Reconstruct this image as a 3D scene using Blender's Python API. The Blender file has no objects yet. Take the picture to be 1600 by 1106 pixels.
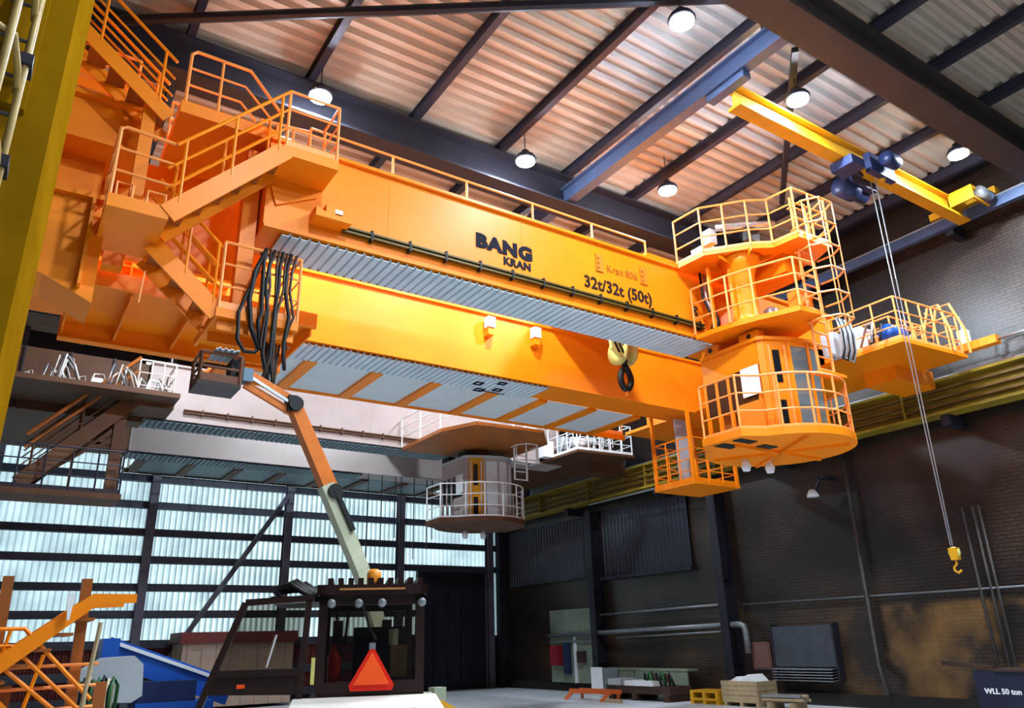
import bpy, math, random
from mathutils import Vector, Matrix
random.seed(7)
sc = bpy.context.scene
col = sc.collection

# ------------------------------------------------------------------ camera
YAW, PITCH, ROLL, FPX, EYE = math.radians(33.94), math.radians(20.59), math.radians(-1.61), 1195.0, 1.8
fw = Vector((math.sin(YAW)*math.cos(PITCH), math.cos(YAW)*math.cos(PITCH), math.sin(PITCH)))
rt = Vector((math.cos(YAW), -math.sin(YAW), 0)); up = rt.cross(fw)
r2 = rt*math.cos(ROLL) + up*math.sin(ROLL); u2 = -rt*math.sin(ROLL) + up*math.cos(ROLL)
cd = bpy.data.cameras.new('camera'); cam = bpy.data.objects.new('camera', cd); col.objects.link(cam)
cam.matrix_world = Matrix(((r2.x, u2.x, -fw.x, 0), (r2.y, u2.y, -fw.y, 0), (r2.z, u2.z, -fw.z, EYE), (0, 0, 0, 1)))
cd.sensor_width = 36; cd.lens = FPX/1600*36; cd.clip_end = 300; cd.clip_start = 0.05
sc.camera = cam
# ------------------------------------------------------------------ world and exposure
w = bpy.data.worlds.new('overcast_sky'); sc.world = w; w.use_nodes = True
w.node_tree.nodes['Background'].inputs[0].default_value = (0.82, 0.95, 1.0, 1)
w.node_tree.nodes['Background'].inputs[1].default_value = 3.9
vs = sc.view_settings
vs.view_transform = 'Standard'; vs.look = 'None'; vs.gamma = 1; vs.use_curve_mapping = False
vs.exposure = 0.12
LAMP = 1500.0          # radiance of the high-bay lamp lenses

# ------------------------------------------------------------------ materials
def lin(h):
    c = [int(h[i:i+2], 16)/255 for i in (0, 2, 4)]
    return tuple(x/12.92 if x <= .04045 else ((x+.055)/1.055)**2.4 for x in c) + (1,)
MATS = {}
def mat(name, c, rough=.5, metal=0, c2=None, spec=.35, scale=1.5, amt=.5, bump=0, bscale=20, emit=None, trans=0):
    if name in MATS: return MATS[name]
    m = bpy.data.materials.new(name); m.use_nodes = True; MATS[name] = m
    nt = m.node_tree; b = nt.nodes['Principled BSDF']
    b.inputs['Base Color'].default_value = lin(c); b.inputs['Roughness'].default_value = rough; b.inputs['Metallic'].default_value = metal; b.inputs['Specular IOR Level'].default_value = spec
    geo = nt.nodes.new('ShaderNodeNewGeometry')
    if c2:
        n = nt.nodes.new('ShaderNodeTexNoise'); n.inputs['Scale'].default_value = scale; n.inputs['Detail'].default_value = 6; n.inputs['Roughness'].default_value = .65
        nt.links.new(geo.outputs['Position'], n.inputs['Vector'])
        rp = nt.nodes.new('ShaderNodeValToRGB'); rp.color_ramp.elements[0].position = .5-amt/2; rp.color_ramp.elements[1].position = .5+amt/2
        rp.color_ramp.elements[0].color = lin(c); rp.color_ramp.elements[1].color = lin(c2)
        nt.links.new(n.outputs['Fac'], rp.inputs['Fac']); nt.links.new(rp.outputs['Color'], b.inputs['Base Color'])
    if bump:
        n2 = nt.nodes.new('ShaderNodeTexNoise'); n2.inputs['Scale'].default_value = bscale; n2.inputs['Detail'].default_value = 4
        nt.links.new(geo.outputs['Position'], n2.inputs['Vector'])
        bp = nt.nodes.new('ShaderNodeBump'); bp.inputs['Strength'].default_value = bump; bp.inputs['Distance'].default_value = .02
        nt.links.new(n2.outputs['Fac'], bp.inputs['Height']); nt.links.new(bp.outputs['Normal'], b.inputs['Normal'])
    if emit:
        b.inputs['Emission Color'].default_value = lin(emit[0]); b.inputs['Emission Strength'].default_value = emit[1]
    if trans:
        tr = nt.nodes.new('ShaderNodeBsdfTranslucent'); tr.inputs['Color'].default_value = lin(c)
        mx = nt.nodes.new('ShaderNodeMixShader'); mx.inputs[0].default_value = trans
        nt.links.new(b.outputs[0], mx.inputs[1]); nt.links.new(tr.outputs[0], mx.inputs[2])
        nt.links.new(mx.outputs[0], nt.nodes['Material Output'].inputs[0])
    return m
OR = mat('orange_paint', 'f78c0e', .42, c2='f07e08', scale=.8, spec=.25)
ORB = mat('orange_paint_aged', 'b8651c', .5, c2='7d4a22', scale=1.2)
BEI = mat('beige_paint', 'b7aaa6', .55, c2='a3958f', scale=.7)
BRN = mat('brown_primer', '5e3c22', .6, c2='4a2e1c', scale=2)
GRY = mat('galvanised_sheet', 'cdd9df', .45, 0, c2='bccad2', scale=2)
PAN = mat('grey_panel', 'd5dddf', .5, 0, c2='c6d0d2', scale=3)
DRK = mat('dark_steel', '2c2c36', .5, .2, c2='23222b', scale=2)
BLK = mat('black_rubber', '121214', .55)
BLUS = mat('blue_steel', '55668c', .4, .3, c2='465676', scale=2)
YEL = mat('yellow_paint', 'd59c14', .45, c2='b98212', scale=1)
OLV = mat('olive_yellow_paint', '86600a', .7, c2='6a4a06', scale=1.5, spec=0)
RUN = mat('runway_yellow', 'a98a22', .55, c2='6d5a1c', scale=1.1, amt=.4)
SIL = mat('bare_metal', 'c3c7cb', .3, .8, c2='a7adb3', scale=8)
WHT = mat('white_paint', 'e9ecec', .45, c2='dcdfe0', scale=3)
NAV = mat('navy_lettering', '0a0d20', .9)
TXT = mat('brown_lettering', '20110a', .9)
TXF = mat('faded_lettering', 'b0590a', .8)
PYL = mat('pale_yellow_paint', 'd8d27c', .5, c2='c7c065', scale=4)
DGL = mat('dark_glass', '1a1c20', .08)
MGL = mat('mirror_glass', '8fa0a6', .12, .55)
BLM = mat('blue_machine', '1f57b4', .35, c2='194a9c', scale=2)
LGR = mat('light_grey_machine', 'b9c0c6', .45, c2='a6aeb4', scale=2)
GRN = mat('green_hose', '2c6136', .5)
PGR = mat('pale_green_boom', 'c3c5a8', .5, c2='aeb192', scale=4)
BOM = mat('boom_orange', 'e07a20', .45, c2='c4641a', scale=3)
DBR = mat('dark_brown_cab', '2b1913', .35, c2='22130e', scale=4)
RED = mat('red_sheet', '6e2620', .6, c2='55201c', scale=2)
FLG = mat('orange_reflector', 'ff5a1e', .4)
FLR = mat('red_reflector', 'e02410', .35)
WOOD = mat('pale_wood', 'b59f7c', .7, c2='94805f', scale=6)
RST = mat('rusty_steel', '4a3022', .7, c2='2c2422', scale=3)
AMB = mat('amber_lens', 'e08a2a', .25)
ROP = mat('wire_rope', '8c8c8c', .4, .6)

# ------------------------------------------------------------------ mesh helpers
class MB:
    def __init__(s, T=None): s.v = []; s.f = []; s.T = T
    def add(s, v, f):
        n = len(s.v); T = s.T
        s.v += [T @ Vector(p) if T else Vector(p) for p in v]
        s.f += [tuple(i+n for i in q) for q in f]; return s
    def box(s, x0, x1, y0, y1, z0, z1):
        return s.add([(x0,y0,z0),(x1,y0,z0),(x1,y1,z0),(x0,y1,z0),(x0,y0,z1),(x1,y0,z1),(x1,y1,z1),(x0,y1,z1)],
                     [(3,2,1,0),(4,5,6,7),(0,1,5,4),(1,2,6,5),(2,3,7,6),(3,0,4,7)])
    def bar(s, a, b, wd, h, upv=(0,0,1)):
        a = Vector(a); b = Vector(b); d = (b-a).normalized(); u = Vector(upv)
        if abs(d.dot(u)) > .98: u = Vector((0,1,0))
        sd = d.cross(u).normalized(); u = sd.cross(d)
        q = [sd*(-wd/2)+u*(-h/2), sd*(wd/2)+u*(-h/2), sd*(wd/2)+u*(h/2), sd*(-wd/2)+u*(h/2)]
        return s.add([a+p for p in q]+[b+p for p in q], [(0,1,2,3),(7,6,5,4),(0,4,5,1),(1,5,6,2),(2,6,7,3),(3,7,4,0)])
    def tube(s, pts, r, n=6):
        pts = [Vector(p) for p in pts]; rings = []; u = None
        for i, p in enumerate(pts):
            d = (pts[min(i+1, len(pts)-1)]-pts[max(i-1, 0)]).normalized()
            if u is None:
                u = Vector((0,0,1)) if abs(d.z) < .9 else Vector((1,0,0))
            sd = d.cross(u)
            sd = sd.normalized() if sd.length > 1e-4 else Vector((1,0,0)); u = sd.cross(d).normalized()
            rings.append([p+(sd*math.cos(2*math.pi*k/n)+u*math.sin(2*math.pi*k/n))*r for k in range(n)])
        v = [p for q in rings for p in q]; f = []
        for i in range(len(rings)-1):
            for k in range(n): f.append((i*n+k, i*n+(k+1)%n, (i+1)*n+(k+1)%n, (i+1)*n+k))
        f.append(tuple(range(n))[::-1]); f.append(tuple(range((len(rings)-1)*n, len(rings)*n)))
        return s.add(v, f)
    def lathe(s, c, prof, n=24, axis='z'):
        v = []
        for r, h in prof:
            for k in range(n):
                a = 2*math.pi*k/n; x, y = r*math.cos(a), r*math.sin(a)
                v.append({'z': (c[0]+x, c[1]+y, c[2]+h), 'x': (c[0]+h, c[1]+x, c[2]+y), 'y': (c[0]+x, c[1]+h, c[2]+y)}[axis])
        f = [(i*n+k, i*n+(k+1)%n, (i+1)*n+(k+1)%n, (i+1)*n+k) for i in range(len(prof)-1) for k in range(n)]
        f.append(tuple(range(n))[::-1]); f.append(tuple(range((len(prof)-1)*n, len(prof)*n)))
        return s.add(v, f)
    def prism(s, poly, lo, hi, axis='z'):
        n = len(poly)
        mk = {'z': lambda p, h: (p[0], p[1], h), 'y': lambda p, h: (p[0], h, p[1]), 'x': lambda p, h: (h, p[0], p[1])}[axis]
        return s.add([mk(p, lo) for p in poly]+[mk(p, hi) for p in poly],
                     [tuple(range(n))[::-1], tuple(range(n, 2*n))]+[(i, (i+1)%n, n+(i+1)%n, n+i) for i in range(n)])
    def corr(s, a0, a1, b0, b1, c, pitch, depth, axis='x', face='z', th=.012, pr=(.32, .5, .82)):
        # trapezoid sheet: ribs repeat along `axis`, run along b; c = level in `face`
        n = max(2, int(round((a1-a0)/pitch))); p = (a1-a0)/n; prof = []
        for i in range(n):
            t = a0+i*p; prof += [(t, 0), (t+p*pr[0], 0), (t+p*pr[1], depth), (t+p*pr[2], depth)]
        prof.append((a1, 0)); v = []
        def P(a, b, h):
            if face == 'z': return (a, b, c+h) if axis == 'x' else (b, a, c+h)
            if face == 'y': return (a, c+h, b)
            return (c+h, a, b)
        m = len(prof)
        for o in (0, th):
            for b in (b0, b1): v += [P(a, b, h+o) for a, h in prof]
        f = [(i, i+1, m+i+1, m+i) for i in range(m-1)]+[(2*m+i, 3*m+i, 3*m+i+1, 2*m+i+1) for i in range(m-1)]
        f += [(i, 2*m+i, 2*m+i+1, i+1) for i in range(m-1)]+[(m+i, m+i+1, 3*m+i+1, 3*m+i) for i in range(m-1)]
        return s.add(v, f)
    def build(s, name, m, parent=None, smooth=False, label=None, cat=None, group=None, kind=None):
        if parent is None:
            xs = [p.x for p in s.v]; ys = [p.y for p in s.v]; zs = [p.z for p in s.v]
            org = Vector(((min(xs)+max(xs))/2, (min(ys)+max(ys))/2, min(zs)))
        else: org = ORG[parent.name]
        me = bpy.data.meshes.new(name); me.from_pydata([tuple(p-org) for p in s.v], [], s.f); me.update()
        if smooth: me.polygons.foreach_set('use_smooth', [True]*len(me.polygons))
        me.materials.append(m); o = bpy.data.objects.new(name, me); col.objects.link(o)
        if parent is None: o.location = org
        else: o.parent = parent
        ORG[o.name] = org
        return tag(o, label, cat, group, kind)
ORG = {}
def tag(o, label=None, cat=None, group=None, kind=None):
    for k, x in (('label', label), ('category', cat), ('group', group), ('kind', kind)):
        if x: o[k] = x
    return o
def thing(name, label, cat, loc, group=None):
    o = bpy.data.objects.new(name, None); col.objects.link(o); o.location = loc; o.empty_display_size = .2
    ORG[o.name] = Vector(loc); return tag(o, label, cat, group)
def box(name, m, parent, *b, **k): return MB().box(*b).build(name, m, parent, **k)
def struct(name, mb, m, smooth=False): return mb.build(name, m, None, smooth, kind='structure')
def inst(src, name, parent, off, m=None):
    """another object on the mesh of src, moved by off (world axes)"""
    o = bpy.data.objects.new(name, src.data); col.objects.link(o); o.parent = parent
    o.location = Vector(src.location)+Vector(off); ORG[o.name] = ORG[src.name]; return o
FONT = None
def text(body, loc, size, m, parent, xs=1.0, bold=0.0, rot=(math.pi/2, 0, 0), name='lettering', ext=.004, label=None, sp=1.0):
    cu = bpy.data.curves.new('t', 'FONT'); cu.body = body; cu.size = size; cu.extrude = ext; cu.offset = bold; cu.resolution_u = 3; cu.space_character = sp
    ob = bpy.data.objects.new('t', cu); col.objects.link(ob)
    dg = bpy.context.evaluated_depsgraph_get(); me = bpy.data.meshes.new_from_object(ob.evaluated_get(dg))
    bpy.data.objects.remove(ob); me.name = name
    from mathutils import Euler
    R = Euler(rot).to_matrix().to_4x4(); T = Matrix.Translation(Vector(loc)-(ORG[parent.name] if parent else Vector((0,0,0)))) @ R @ Matrix.Diagonal((xs, 1, 1, 1))
    me.transform(T); me.materials.clear(); me.materials.append(m)
    o = bpy.data.objects.new(name, me); col.objects.link(o); o.parent = parent; ORG[o.name] = ORG[parent.name]
    return tag(o, label)

def railing(parent, pts, m, h=1.05, mids=2, r=.022, sp=.9, joined=False, kick=.1, name='railing', every=1):
    """rails along floor points pts; posts are children unless joined"""
    pts = [Vector(p) for p in pts]; b = MB()
    for k in range(mids+1):
        z = h*(k+1)/(mids+1); b.tube([p+Vector((0,0,z)) for p in pts], r if k == mids else r*.75)
    if kick:
        for i in range(len(pts)-1): b.bar(pts[i]+Vector((0,0,kick/2)), pts[i+1]+Vector((0,0,kick/2)), .008, kick)
    spots = []
    for i in range(len(pts)-1):
        d = pts[i+1]-pts[i]; n = max(1, int(round(d.length/sp)))
        for k in range(n): spots.append(pts[i]+d*k/n)
    spots.append(pts[-1])
    if joined:
        for p in spots[::every]: b.tube([p, p+Vector((0,0,h))], r)
        return b.build(name, m, parent)
    o = b.build(name, m, parent); first = None
    for p in spots:
        if first is None:
            first = MB().tube([p, p+Vector((0,0,h))], r).build('post', m, o); p0 = p
        else: inst(first, 'post', o, p-p0)
    return o
def stair_x(parent, x0, z0, x1, z1, y0, y1, m, dep=.24, rails=(1, 1), h=.95, mt=None, steps=None):
    """flight running along X; stringers = the part, treads and handrails its sub-parts"""
    b = MB(); L = math.hypot(x1-x0, z1-z0); u = Vector((-(z1-z0)/L, 0, (x1-x0)/L)); u = u if u.z > 0 else -u
    for y in (y0, y1): b.bar((x0, y, z0-dep*.3), (x1, y, z1-dep*.3), .03, dep, u)
    o = b.build('stair', m, parent)
    n = steps or max(3, int(abs(z1-z0)/.21)); t0 = None
    for k in range(n):
        t = (k+.5)/n; x = x0+(x1-x0)*t; z = z0+(z1-z0)*t
        if t0 is None:
            t0 = MB().box(x-.12, x+.12, y0+.02, y1-.02, z-.02, z+.02).build('tread', mt or m, o); q0 = Vector((x, 0, z))
        else: inst(t0, 'tread', o, Vector((x, 0, z))-q0)
    for y, on in ((y0, rails[0]), (y1, rails[1])):
        if not on: continue
        r = MB()
        for k in (1, 2, 3):
            r.tube([(x0, y, z0+h*k/3), (x1, y, z1+h*k/3)], .024 if k == 3 else .017)
        for t in (.08, .5, .92):
            p = Vector((x0+(x1-x0)*t, y, z0+(z1-z0)*t)); r.tube([p, p+u*(h*abs(u.z)) if False else p+Vector((0,0,h))], .022)
        r.build('handrail', m, o)
    return o

# ================================================================== the hall
X0, X1, YA, YB, ZR = -12.0, 19.2, -16.0, 30.0, 12.5
CON = mat('concrete_floor', 'd6dade', .45, c2='aeb4ba', scale=.7, bump=.05)
struct('floor', MB().box(X0, X1+.3, YA, YB+.3, -.25, 0), CON)

# brick wall on the right
def brick_mat():
    m = bpy.data.materials.new('dark_brick'); m.use_nodes = True; nt = m.node_tree; b = nt.nodes['Principled BSDF']
    g = nt.nodes.new('ShaderNodeNewGeometry'); sx = nt.nodes.new('ShaderNodeSeparateXYZ'); cx = nt.nodes.new('ShaderNodeCombineXYZ')
    nt.links.new(g.outputs['Position'], sx.inputs[0]); nt.links.new(sx.outputs['Y'], cx.inputs['X']); nt.links.new(sx.outputs['Z'], cx.inputs['Y'])
    br = nt.nodes.new('ShaderNodeTexBrick'); br.inputs['Scale'].default_value = 1; br.inputs['Brick Width'].default_value = .26; br.inputs['Row Height'].default_value = .09
    br.inputs['Mortar Size'].default_value = .012; br.inputs['Color1'].default_value = lin('443a34'); br.inputs['Color2'].default_value = lin('3a322e'); br.inputs['Mortar'].default_value = lin('201d1c')
    nt.links.new(cx.outputs[0], br.inputs['Vector'])
    n = nt.nodes.new('ShaderNodeTexNoise'); n.inputs['Scale'].default_value = .45; n.inputs['Detail'].default_value = 5
    nt.links.new(g.outputs['Position'], n.inputs['Vector'])
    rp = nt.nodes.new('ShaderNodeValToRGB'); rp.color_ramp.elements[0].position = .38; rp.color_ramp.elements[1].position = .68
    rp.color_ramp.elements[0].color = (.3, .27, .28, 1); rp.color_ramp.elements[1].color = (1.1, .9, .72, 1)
    nt.links.new(n.outputs['Fac'], rp.inputs['Fac'])
    mx = nt.nodes.new('ShaderNodeMix'); mx.data_type = 'RGBA'; mx.blend_type = 'MULTIPLY'; mx.inputs['Factor'].default_value = 1
    nt.links.new(br.outputs['Color'], mx.inputs['A']); nt.links.new(rp.outputs['Color'], mx.inputs['B']); nt.links.new(mx.outputs['Result'], b.inputs['Base Color'])
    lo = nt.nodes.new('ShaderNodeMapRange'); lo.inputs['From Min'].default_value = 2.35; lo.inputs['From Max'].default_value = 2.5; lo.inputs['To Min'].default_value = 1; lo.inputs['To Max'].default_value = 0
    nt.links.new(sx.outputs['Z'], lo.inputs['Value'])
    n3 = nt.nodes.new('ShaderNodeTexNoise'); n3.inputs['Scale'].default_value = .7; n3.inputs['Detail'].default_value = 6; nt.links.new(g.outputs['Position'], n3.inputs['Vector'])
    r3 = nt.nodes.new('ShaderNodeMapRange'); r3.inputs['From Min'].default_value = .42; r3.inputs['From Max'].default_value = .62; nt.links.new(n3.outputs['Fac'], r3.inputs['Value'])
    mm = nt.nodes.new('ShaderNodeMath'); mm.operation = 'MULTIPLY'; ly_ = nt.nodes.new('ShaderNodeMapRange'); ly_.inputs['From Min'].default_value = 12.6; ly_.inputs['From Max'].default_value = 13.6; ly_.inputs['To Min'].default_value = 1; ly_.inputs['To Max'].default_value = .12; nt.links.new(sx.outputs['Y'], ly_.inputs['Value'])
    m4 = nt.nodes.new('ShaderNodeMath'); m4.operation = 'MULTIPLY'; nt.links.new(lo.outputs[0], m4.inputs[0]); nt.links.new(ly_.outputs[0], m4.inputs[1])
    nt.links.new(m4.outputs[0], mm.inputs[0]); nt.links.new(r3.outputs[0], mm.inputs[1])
    m3 = nt.nodes.new('ShaderNodeMix'); m3.data_type = 'RGBA'; m3.blend_type = 'ADD'; m3.inputs['B'].default_value = lin('7a5a2c'); nt.links.new(mm.outputs[0], m3.inputs['Factor']); nt.links.new(mx.outputs['Result'], m3.inputs['A']); nt.links.new(m3.outputs['Result'], b.inputs['Base Color'])  # lit golden patch low on the wall, painted into the brick colour
    bp = nt.nodes.new('ShaderNodeBump'); bp.inputs['Strength'].default_value = .5; bp.inputs['Distance'].default_value = .02; bp.invert = True
    nt.links.new(br.outputs['Fac'], bp.inputs['Height']); nt.links.new(bp.outputs['Normal'], b.inputs['Normal']); b.inputs['Roughness'].default_value = .33
    return m
BRK = brick_mat()
wr = struct('wall_right', MB().box(X1, X1+.3, YA, YB+.3, 0, ZR+.2), BRK)
struct('baseboard_right', MB().box(X1-.16, X1, YA, YB, 0, .3), mat('dark_plinth', '26201d', .7, c2='1c1816', scale=3))
DWL = mat('dark_cladding', '33343c', .55, .1, c2='2a2a32', scale=1.5)
struct('wall_left', MB().box(X0-.2, X0, YA, YB+.3, 0, ZR+.2), DWL)
struct('wall_front', MB().box(X0-.2, X1+.3, YA-.2, YA, 0, ZR+.2), DWL)

# back wall: translucent corrugated sheets on girts between columns
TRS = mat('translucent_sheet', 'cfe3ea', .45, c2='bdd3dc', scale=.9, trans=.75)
def rib_shade_dirt(m, pitch, x0):  # rib shading painted into the sheet colour as stripes, with random dirt noise
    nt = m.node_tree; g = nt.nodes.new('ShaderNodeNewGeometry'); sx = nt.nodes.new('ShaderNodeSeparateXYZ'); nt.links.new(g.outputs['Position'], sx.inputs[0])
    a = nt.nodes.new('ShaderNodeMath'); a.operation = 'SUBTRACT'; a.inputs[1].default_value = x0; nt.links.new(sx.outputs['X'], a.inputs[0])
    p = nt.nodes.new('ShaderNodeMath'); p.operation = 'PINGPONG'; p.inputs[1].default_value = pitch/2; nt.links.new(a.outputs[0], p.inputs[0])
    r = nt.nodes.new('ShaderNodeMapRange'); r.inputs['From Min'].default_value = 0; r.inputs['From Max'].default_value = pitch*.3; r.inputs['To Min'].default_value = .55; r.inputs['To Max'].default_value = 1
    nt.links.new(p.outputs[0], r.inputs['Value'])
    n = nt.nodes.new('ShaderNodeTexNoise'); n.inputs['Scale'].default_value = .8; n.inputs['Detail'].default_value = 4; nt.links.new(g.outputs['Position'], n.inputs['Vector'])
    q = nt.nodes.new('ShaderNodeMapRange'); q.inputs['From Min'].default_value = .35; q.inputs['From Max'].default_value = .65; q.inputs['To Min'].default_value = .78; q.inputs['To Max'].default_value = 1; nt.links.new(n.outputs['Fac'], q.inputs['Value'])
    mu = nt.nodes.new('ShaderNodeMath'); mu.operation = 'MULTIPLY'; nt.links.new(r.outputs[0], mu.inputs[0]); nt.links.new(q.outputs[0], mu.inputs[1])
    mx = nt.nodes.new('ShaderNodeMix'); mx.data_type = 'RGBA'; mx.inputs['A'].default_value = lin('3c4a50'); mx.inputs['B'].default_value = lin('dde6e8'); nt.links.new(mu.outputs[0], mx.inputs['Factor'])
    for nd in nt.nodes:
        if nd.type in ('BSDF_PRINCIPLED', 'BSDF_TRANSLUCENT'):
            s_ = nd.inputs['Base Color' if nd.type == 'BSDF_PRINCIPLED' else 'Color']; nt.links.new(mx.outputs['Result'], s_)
rib_shade_dirt(TRS, .2, -.03)
colx = [-9.94, -5.1, -.36, 4.48, 9.34, 14.11, 18.45, 19.19]
girt = [.35, 1.12, 2.07, 3.02, 3.9, 4.83, 5.76, 6.71, 7.65, 8.6]
wb = struct('wall_back', MB().box(X0, X1, YB, YB+.2, 8.6, ZR+.2).box(X0, X1, YB, YB+.2, 0, .35), DWL)
for i in range(len(colx)-1):
    for j in range(len(girt)-1):
        low = j == 0
        a0, a1, z0, z1 = colx[i], colx[i+1], girt[j], girt[j+1]
        if i == 5 and z0 < 3.95:                       # the dark door is here
            if z1 > 4.3: a1 = colx[i+1]
            a0, a1 = colx[i], 15.1
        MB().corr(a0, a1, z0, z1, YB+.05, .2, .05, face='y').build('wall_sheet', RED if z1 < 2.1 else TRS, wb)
g0 = None
for z in girt:
    b = MB().box(X0, X1 if z > 4.2 else 15.1, YB-.14, YB+.02, z-.16, z+.1).box(X0, X1 if z > 4.2 else 15.1, YB-.2, YB-.14, z-.16, z-.1).build('girt', mat('girt_steel', '474b57', .5, .1, c2='383b46', scale=2), wb)
for x in colx[:-1]:
    MB().box(x-.14, x+.14, YB-.46, YB-.43, 0, ZR).box(x-.14, x+.14, YB-.19, YB-.16, 0, ZR).box(x-.012, x+.012, YB-.44, YB-.17, 0, ZR).build('column', mat('column_steel', '6c6a76', .45, .2, c2='4d4a56', scale=2), wb)
MB().bar((9.2, YB-.55, 7.3), (5.2, YB-.55, 1.0), .2, .16).build('diagonal_brace', mat('column_steel', '6c6a76'), wb)
d1 = struct('door_1', MB().box(15.05, 18.4, YB-.12, YB+.1, .0, 4.85), mat('navy_door', '20242f', .45, .2, c2='191c26', scale=1.5))
for k in range(5): box('door_panel', mat('navy_door', '20242f'), d1, 15.2+k*.64, 15.78+k*.64, YB-.16, YB-.1, .15, 4.05)

# roof: deck sheets, purlins, frame beams
ceil = struct('ceiling', MB().box(X0, X1+.3, YA, YB+.3, ZR+.16, ZR+.3), DRK)
DECK = mat('roof_deck', 'b5a594', .6, 0, c2='a09080', scale=.8)
SKY = mat('skylight_sheet', 'dcd8d6', .5, c2='d0cccb', scale=1, trans=.35)
purl = [-11.3, -9.1, -6.9, -4.7, -2.5, -.75, 1.4, 3.65, 5.95, 8.12, 10.05, 12.1, 14.1, 16.1, 18.1]
for i in range(len(purl)-1):
    for ya, yb in ((-16, 6), (6, 9.5), (9.5, 12.6), (12.6, 30)):
        sk = ya == 6 and purl[i] > 8 and purl[i] < 14
        MB().corr(ya, yb, purl[i], purl[i+1], ZR+.1, .3, -.1, axis='y').build('roof_sheet', SKY if sk else DECK, ceil)
p0 = None
for x in purl:
    if p0 is None:
        p0 = MB().box(x-.07, x+.07, YA, YB, ZR-.26, ZR-.24).box(x-.07, x+.07, YA, YB, ZR-.02, ZR).box(x-.01, x+.01, YA, YB, ZR-.25, ZR-.01).build('purlin', mat('purlin_steel', '34323f', .45, .2, c2='2a2833', scale=2), ceil); xp = x
    else: inst(p0, 'purlin', ceil, (x-xp, 0, 0))
BEAMM = mat('frame_beam_steel', '4a3e3c', .5, .15, c2='3a302f', scale=1.4)
for k, y in enumerate((-7.6, -1, 5.7, 12.45, 19, 25)):
    struct('trim_%d' % (k+1), MB().box(X0, X1, y-.3, y+.3, 11.4, 11.45).box(X0, X1, y-.03, y+.03, 11.45, 12.2).box(X0, X1, y-.25, y+.25, 12.2, 12.24), BEAMM if y < 6 else DRK)
br = thing('roof_bracing', 'dark diagonal bracing tubes under the corrugated roof', 'bracing', (9, 9, 12))
MB().tube([(.2, 12.3, 12.05), (9.2, 6.1, 12.05)], .09, 8).build('tube', DRK, br)
MB().bar((11.0, 6.5, 12.1), (15.3, 10.2, 12.1), .12, .12).build('angle', DRK, br)

# right wall: columns, pipes, panels
for k, y in enumerate((29.4, 23.0, 16.8)):
    b = MB().box(X1-.5, X1-.46, y-.16, y+.16, 0, 6.4).box(X1-.04, X1-.0, y-.16, y+.16, 0, 6.4).box(X1-.47, X1-.03, y-.02, y+.02, 0, 6.4)
    for z in (1, 2.2, 3.4, 4.6, 5.8): b.box(X1-.46, X1-.04, y-.15, y+.15, z, z+.02)
    tag(b.build('steel_column', DRK), ['dark steel column in the corner by the navy door', 'dark steel column on the brick wall behind the fire point', 'dark steel column on the brick wall beside the large valve pipe'][k], 'column', 'right wall columns')
def pipe(name, pts, r, m, label, cat='pipe', n=10): return tag(MB().tube(pts, r, n).build(name, m, None, True), label, cat)
PIP = mat('pipe_grey', '8d9397', .4, .4, c2='6d7276', scale=4)
PID = mat('pipe_dark', '4b4644', .5, .3, c2='37322f', scale=4)
pipe('wall_pipe', [(18.9, 22.8, 2.62), (18.9, 16.9, 2.69)], .04, PIP, 'thin upper grey pipe between the two right wall columns')
pipe('wall_pipe', [(18.85, 26, 1.97), (18.85, 17.0, 2.1)], .075, PIP, 'thick pale pipe running low along the right wall')
pipe('wall_pipe', [(18.9, 22, 1.82), (18.9, 17.0, 1.92)], .035, PIP, 'thin pipe just below the thick pale wall pipe')
pipe('wall_pipe', [(19.05, 16.3, 2.66), (19.05, 4, 2.64)], .025, PIP, 'long thin conduit across the brick wall')
pipe('down_pipe', [(19.0, 12.15, 6.6), (19.0, 12.2, 1.0), (18.7, 11.9, .35)], .06, PID, 'brown down pipe with a kicked foot on the brick wall')
for y, lb in ((9.36, 'left'), (9.12, 'second'), (8.98, 'third')):
    pipe('riser_pipe', [(19.05, y, 4.5), (19.05, y, .3)], .035, PID, lb+' of three thin riser pipes above the navy lifting beam')
pipe('elbow_pipe', [(18.8, 16.6, 2.1), (18.8, 16.3, 2.1), (18.8, 16.15, 2.05), (18.8, 16.1, 1.9), (18.8, 16.1, 1.3)], .09, PIP, 'grey pipe elbow beside the valve panel')
b = MB().corr(18.2, 22.6, 3.95, 6.3, X1-.12, .2, .05, face='x').build('cladding_panel', mat('dark_corrugated', '3a3f48', .4, .3, c2='2e323a', scale=1)); tag(b, 'dark corrugated cladding panel between the right wall columns', 'cladding')
box('ledge', DRK, b, X1-.3, X1-.03, 18.1, 22.7, 3.82, 3.93)
b = MB().corr(23.4, 29.0, 4.0, 6.3, X1-.12, .2, .05, face='x').build('cladding_panel', mat('dark_corrugated', '3a3f48')); tag(b, 'dark corrugated cladding panel in the corner beyond the fire point', 'cladding')
v = thing('wall_vent', 'grey louvred vent box low on the brick wall', 'vent', (19, 14.4, .6))
box('housing', mat('vent_grey', '4c5056', .5, .3, c2='3c4046', scale=3), v, 18.95, 19.2, 13.35, 15.3, .95, 2.0)
for k in range(5): MB().prism([(18.75, .6+k*.07), (19.19, .64+k*.07), (19.19, .66+k*.07), (18.75, .62+k*.07)], 13.4, 15.3, 'y').build('slat', SIL, v)
box('surround', DRK, v, 18.93, 19.19, 13.3, 13.36, .6, 2.05); box('surround', DRK, v, 18.93, 19.19, 15.3, 15.36, .6, 2.05)
b = thing('control_box', 'reddish brown control panel beside the louvred vent', 'panel', (19, 15.8, .85))
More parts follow.
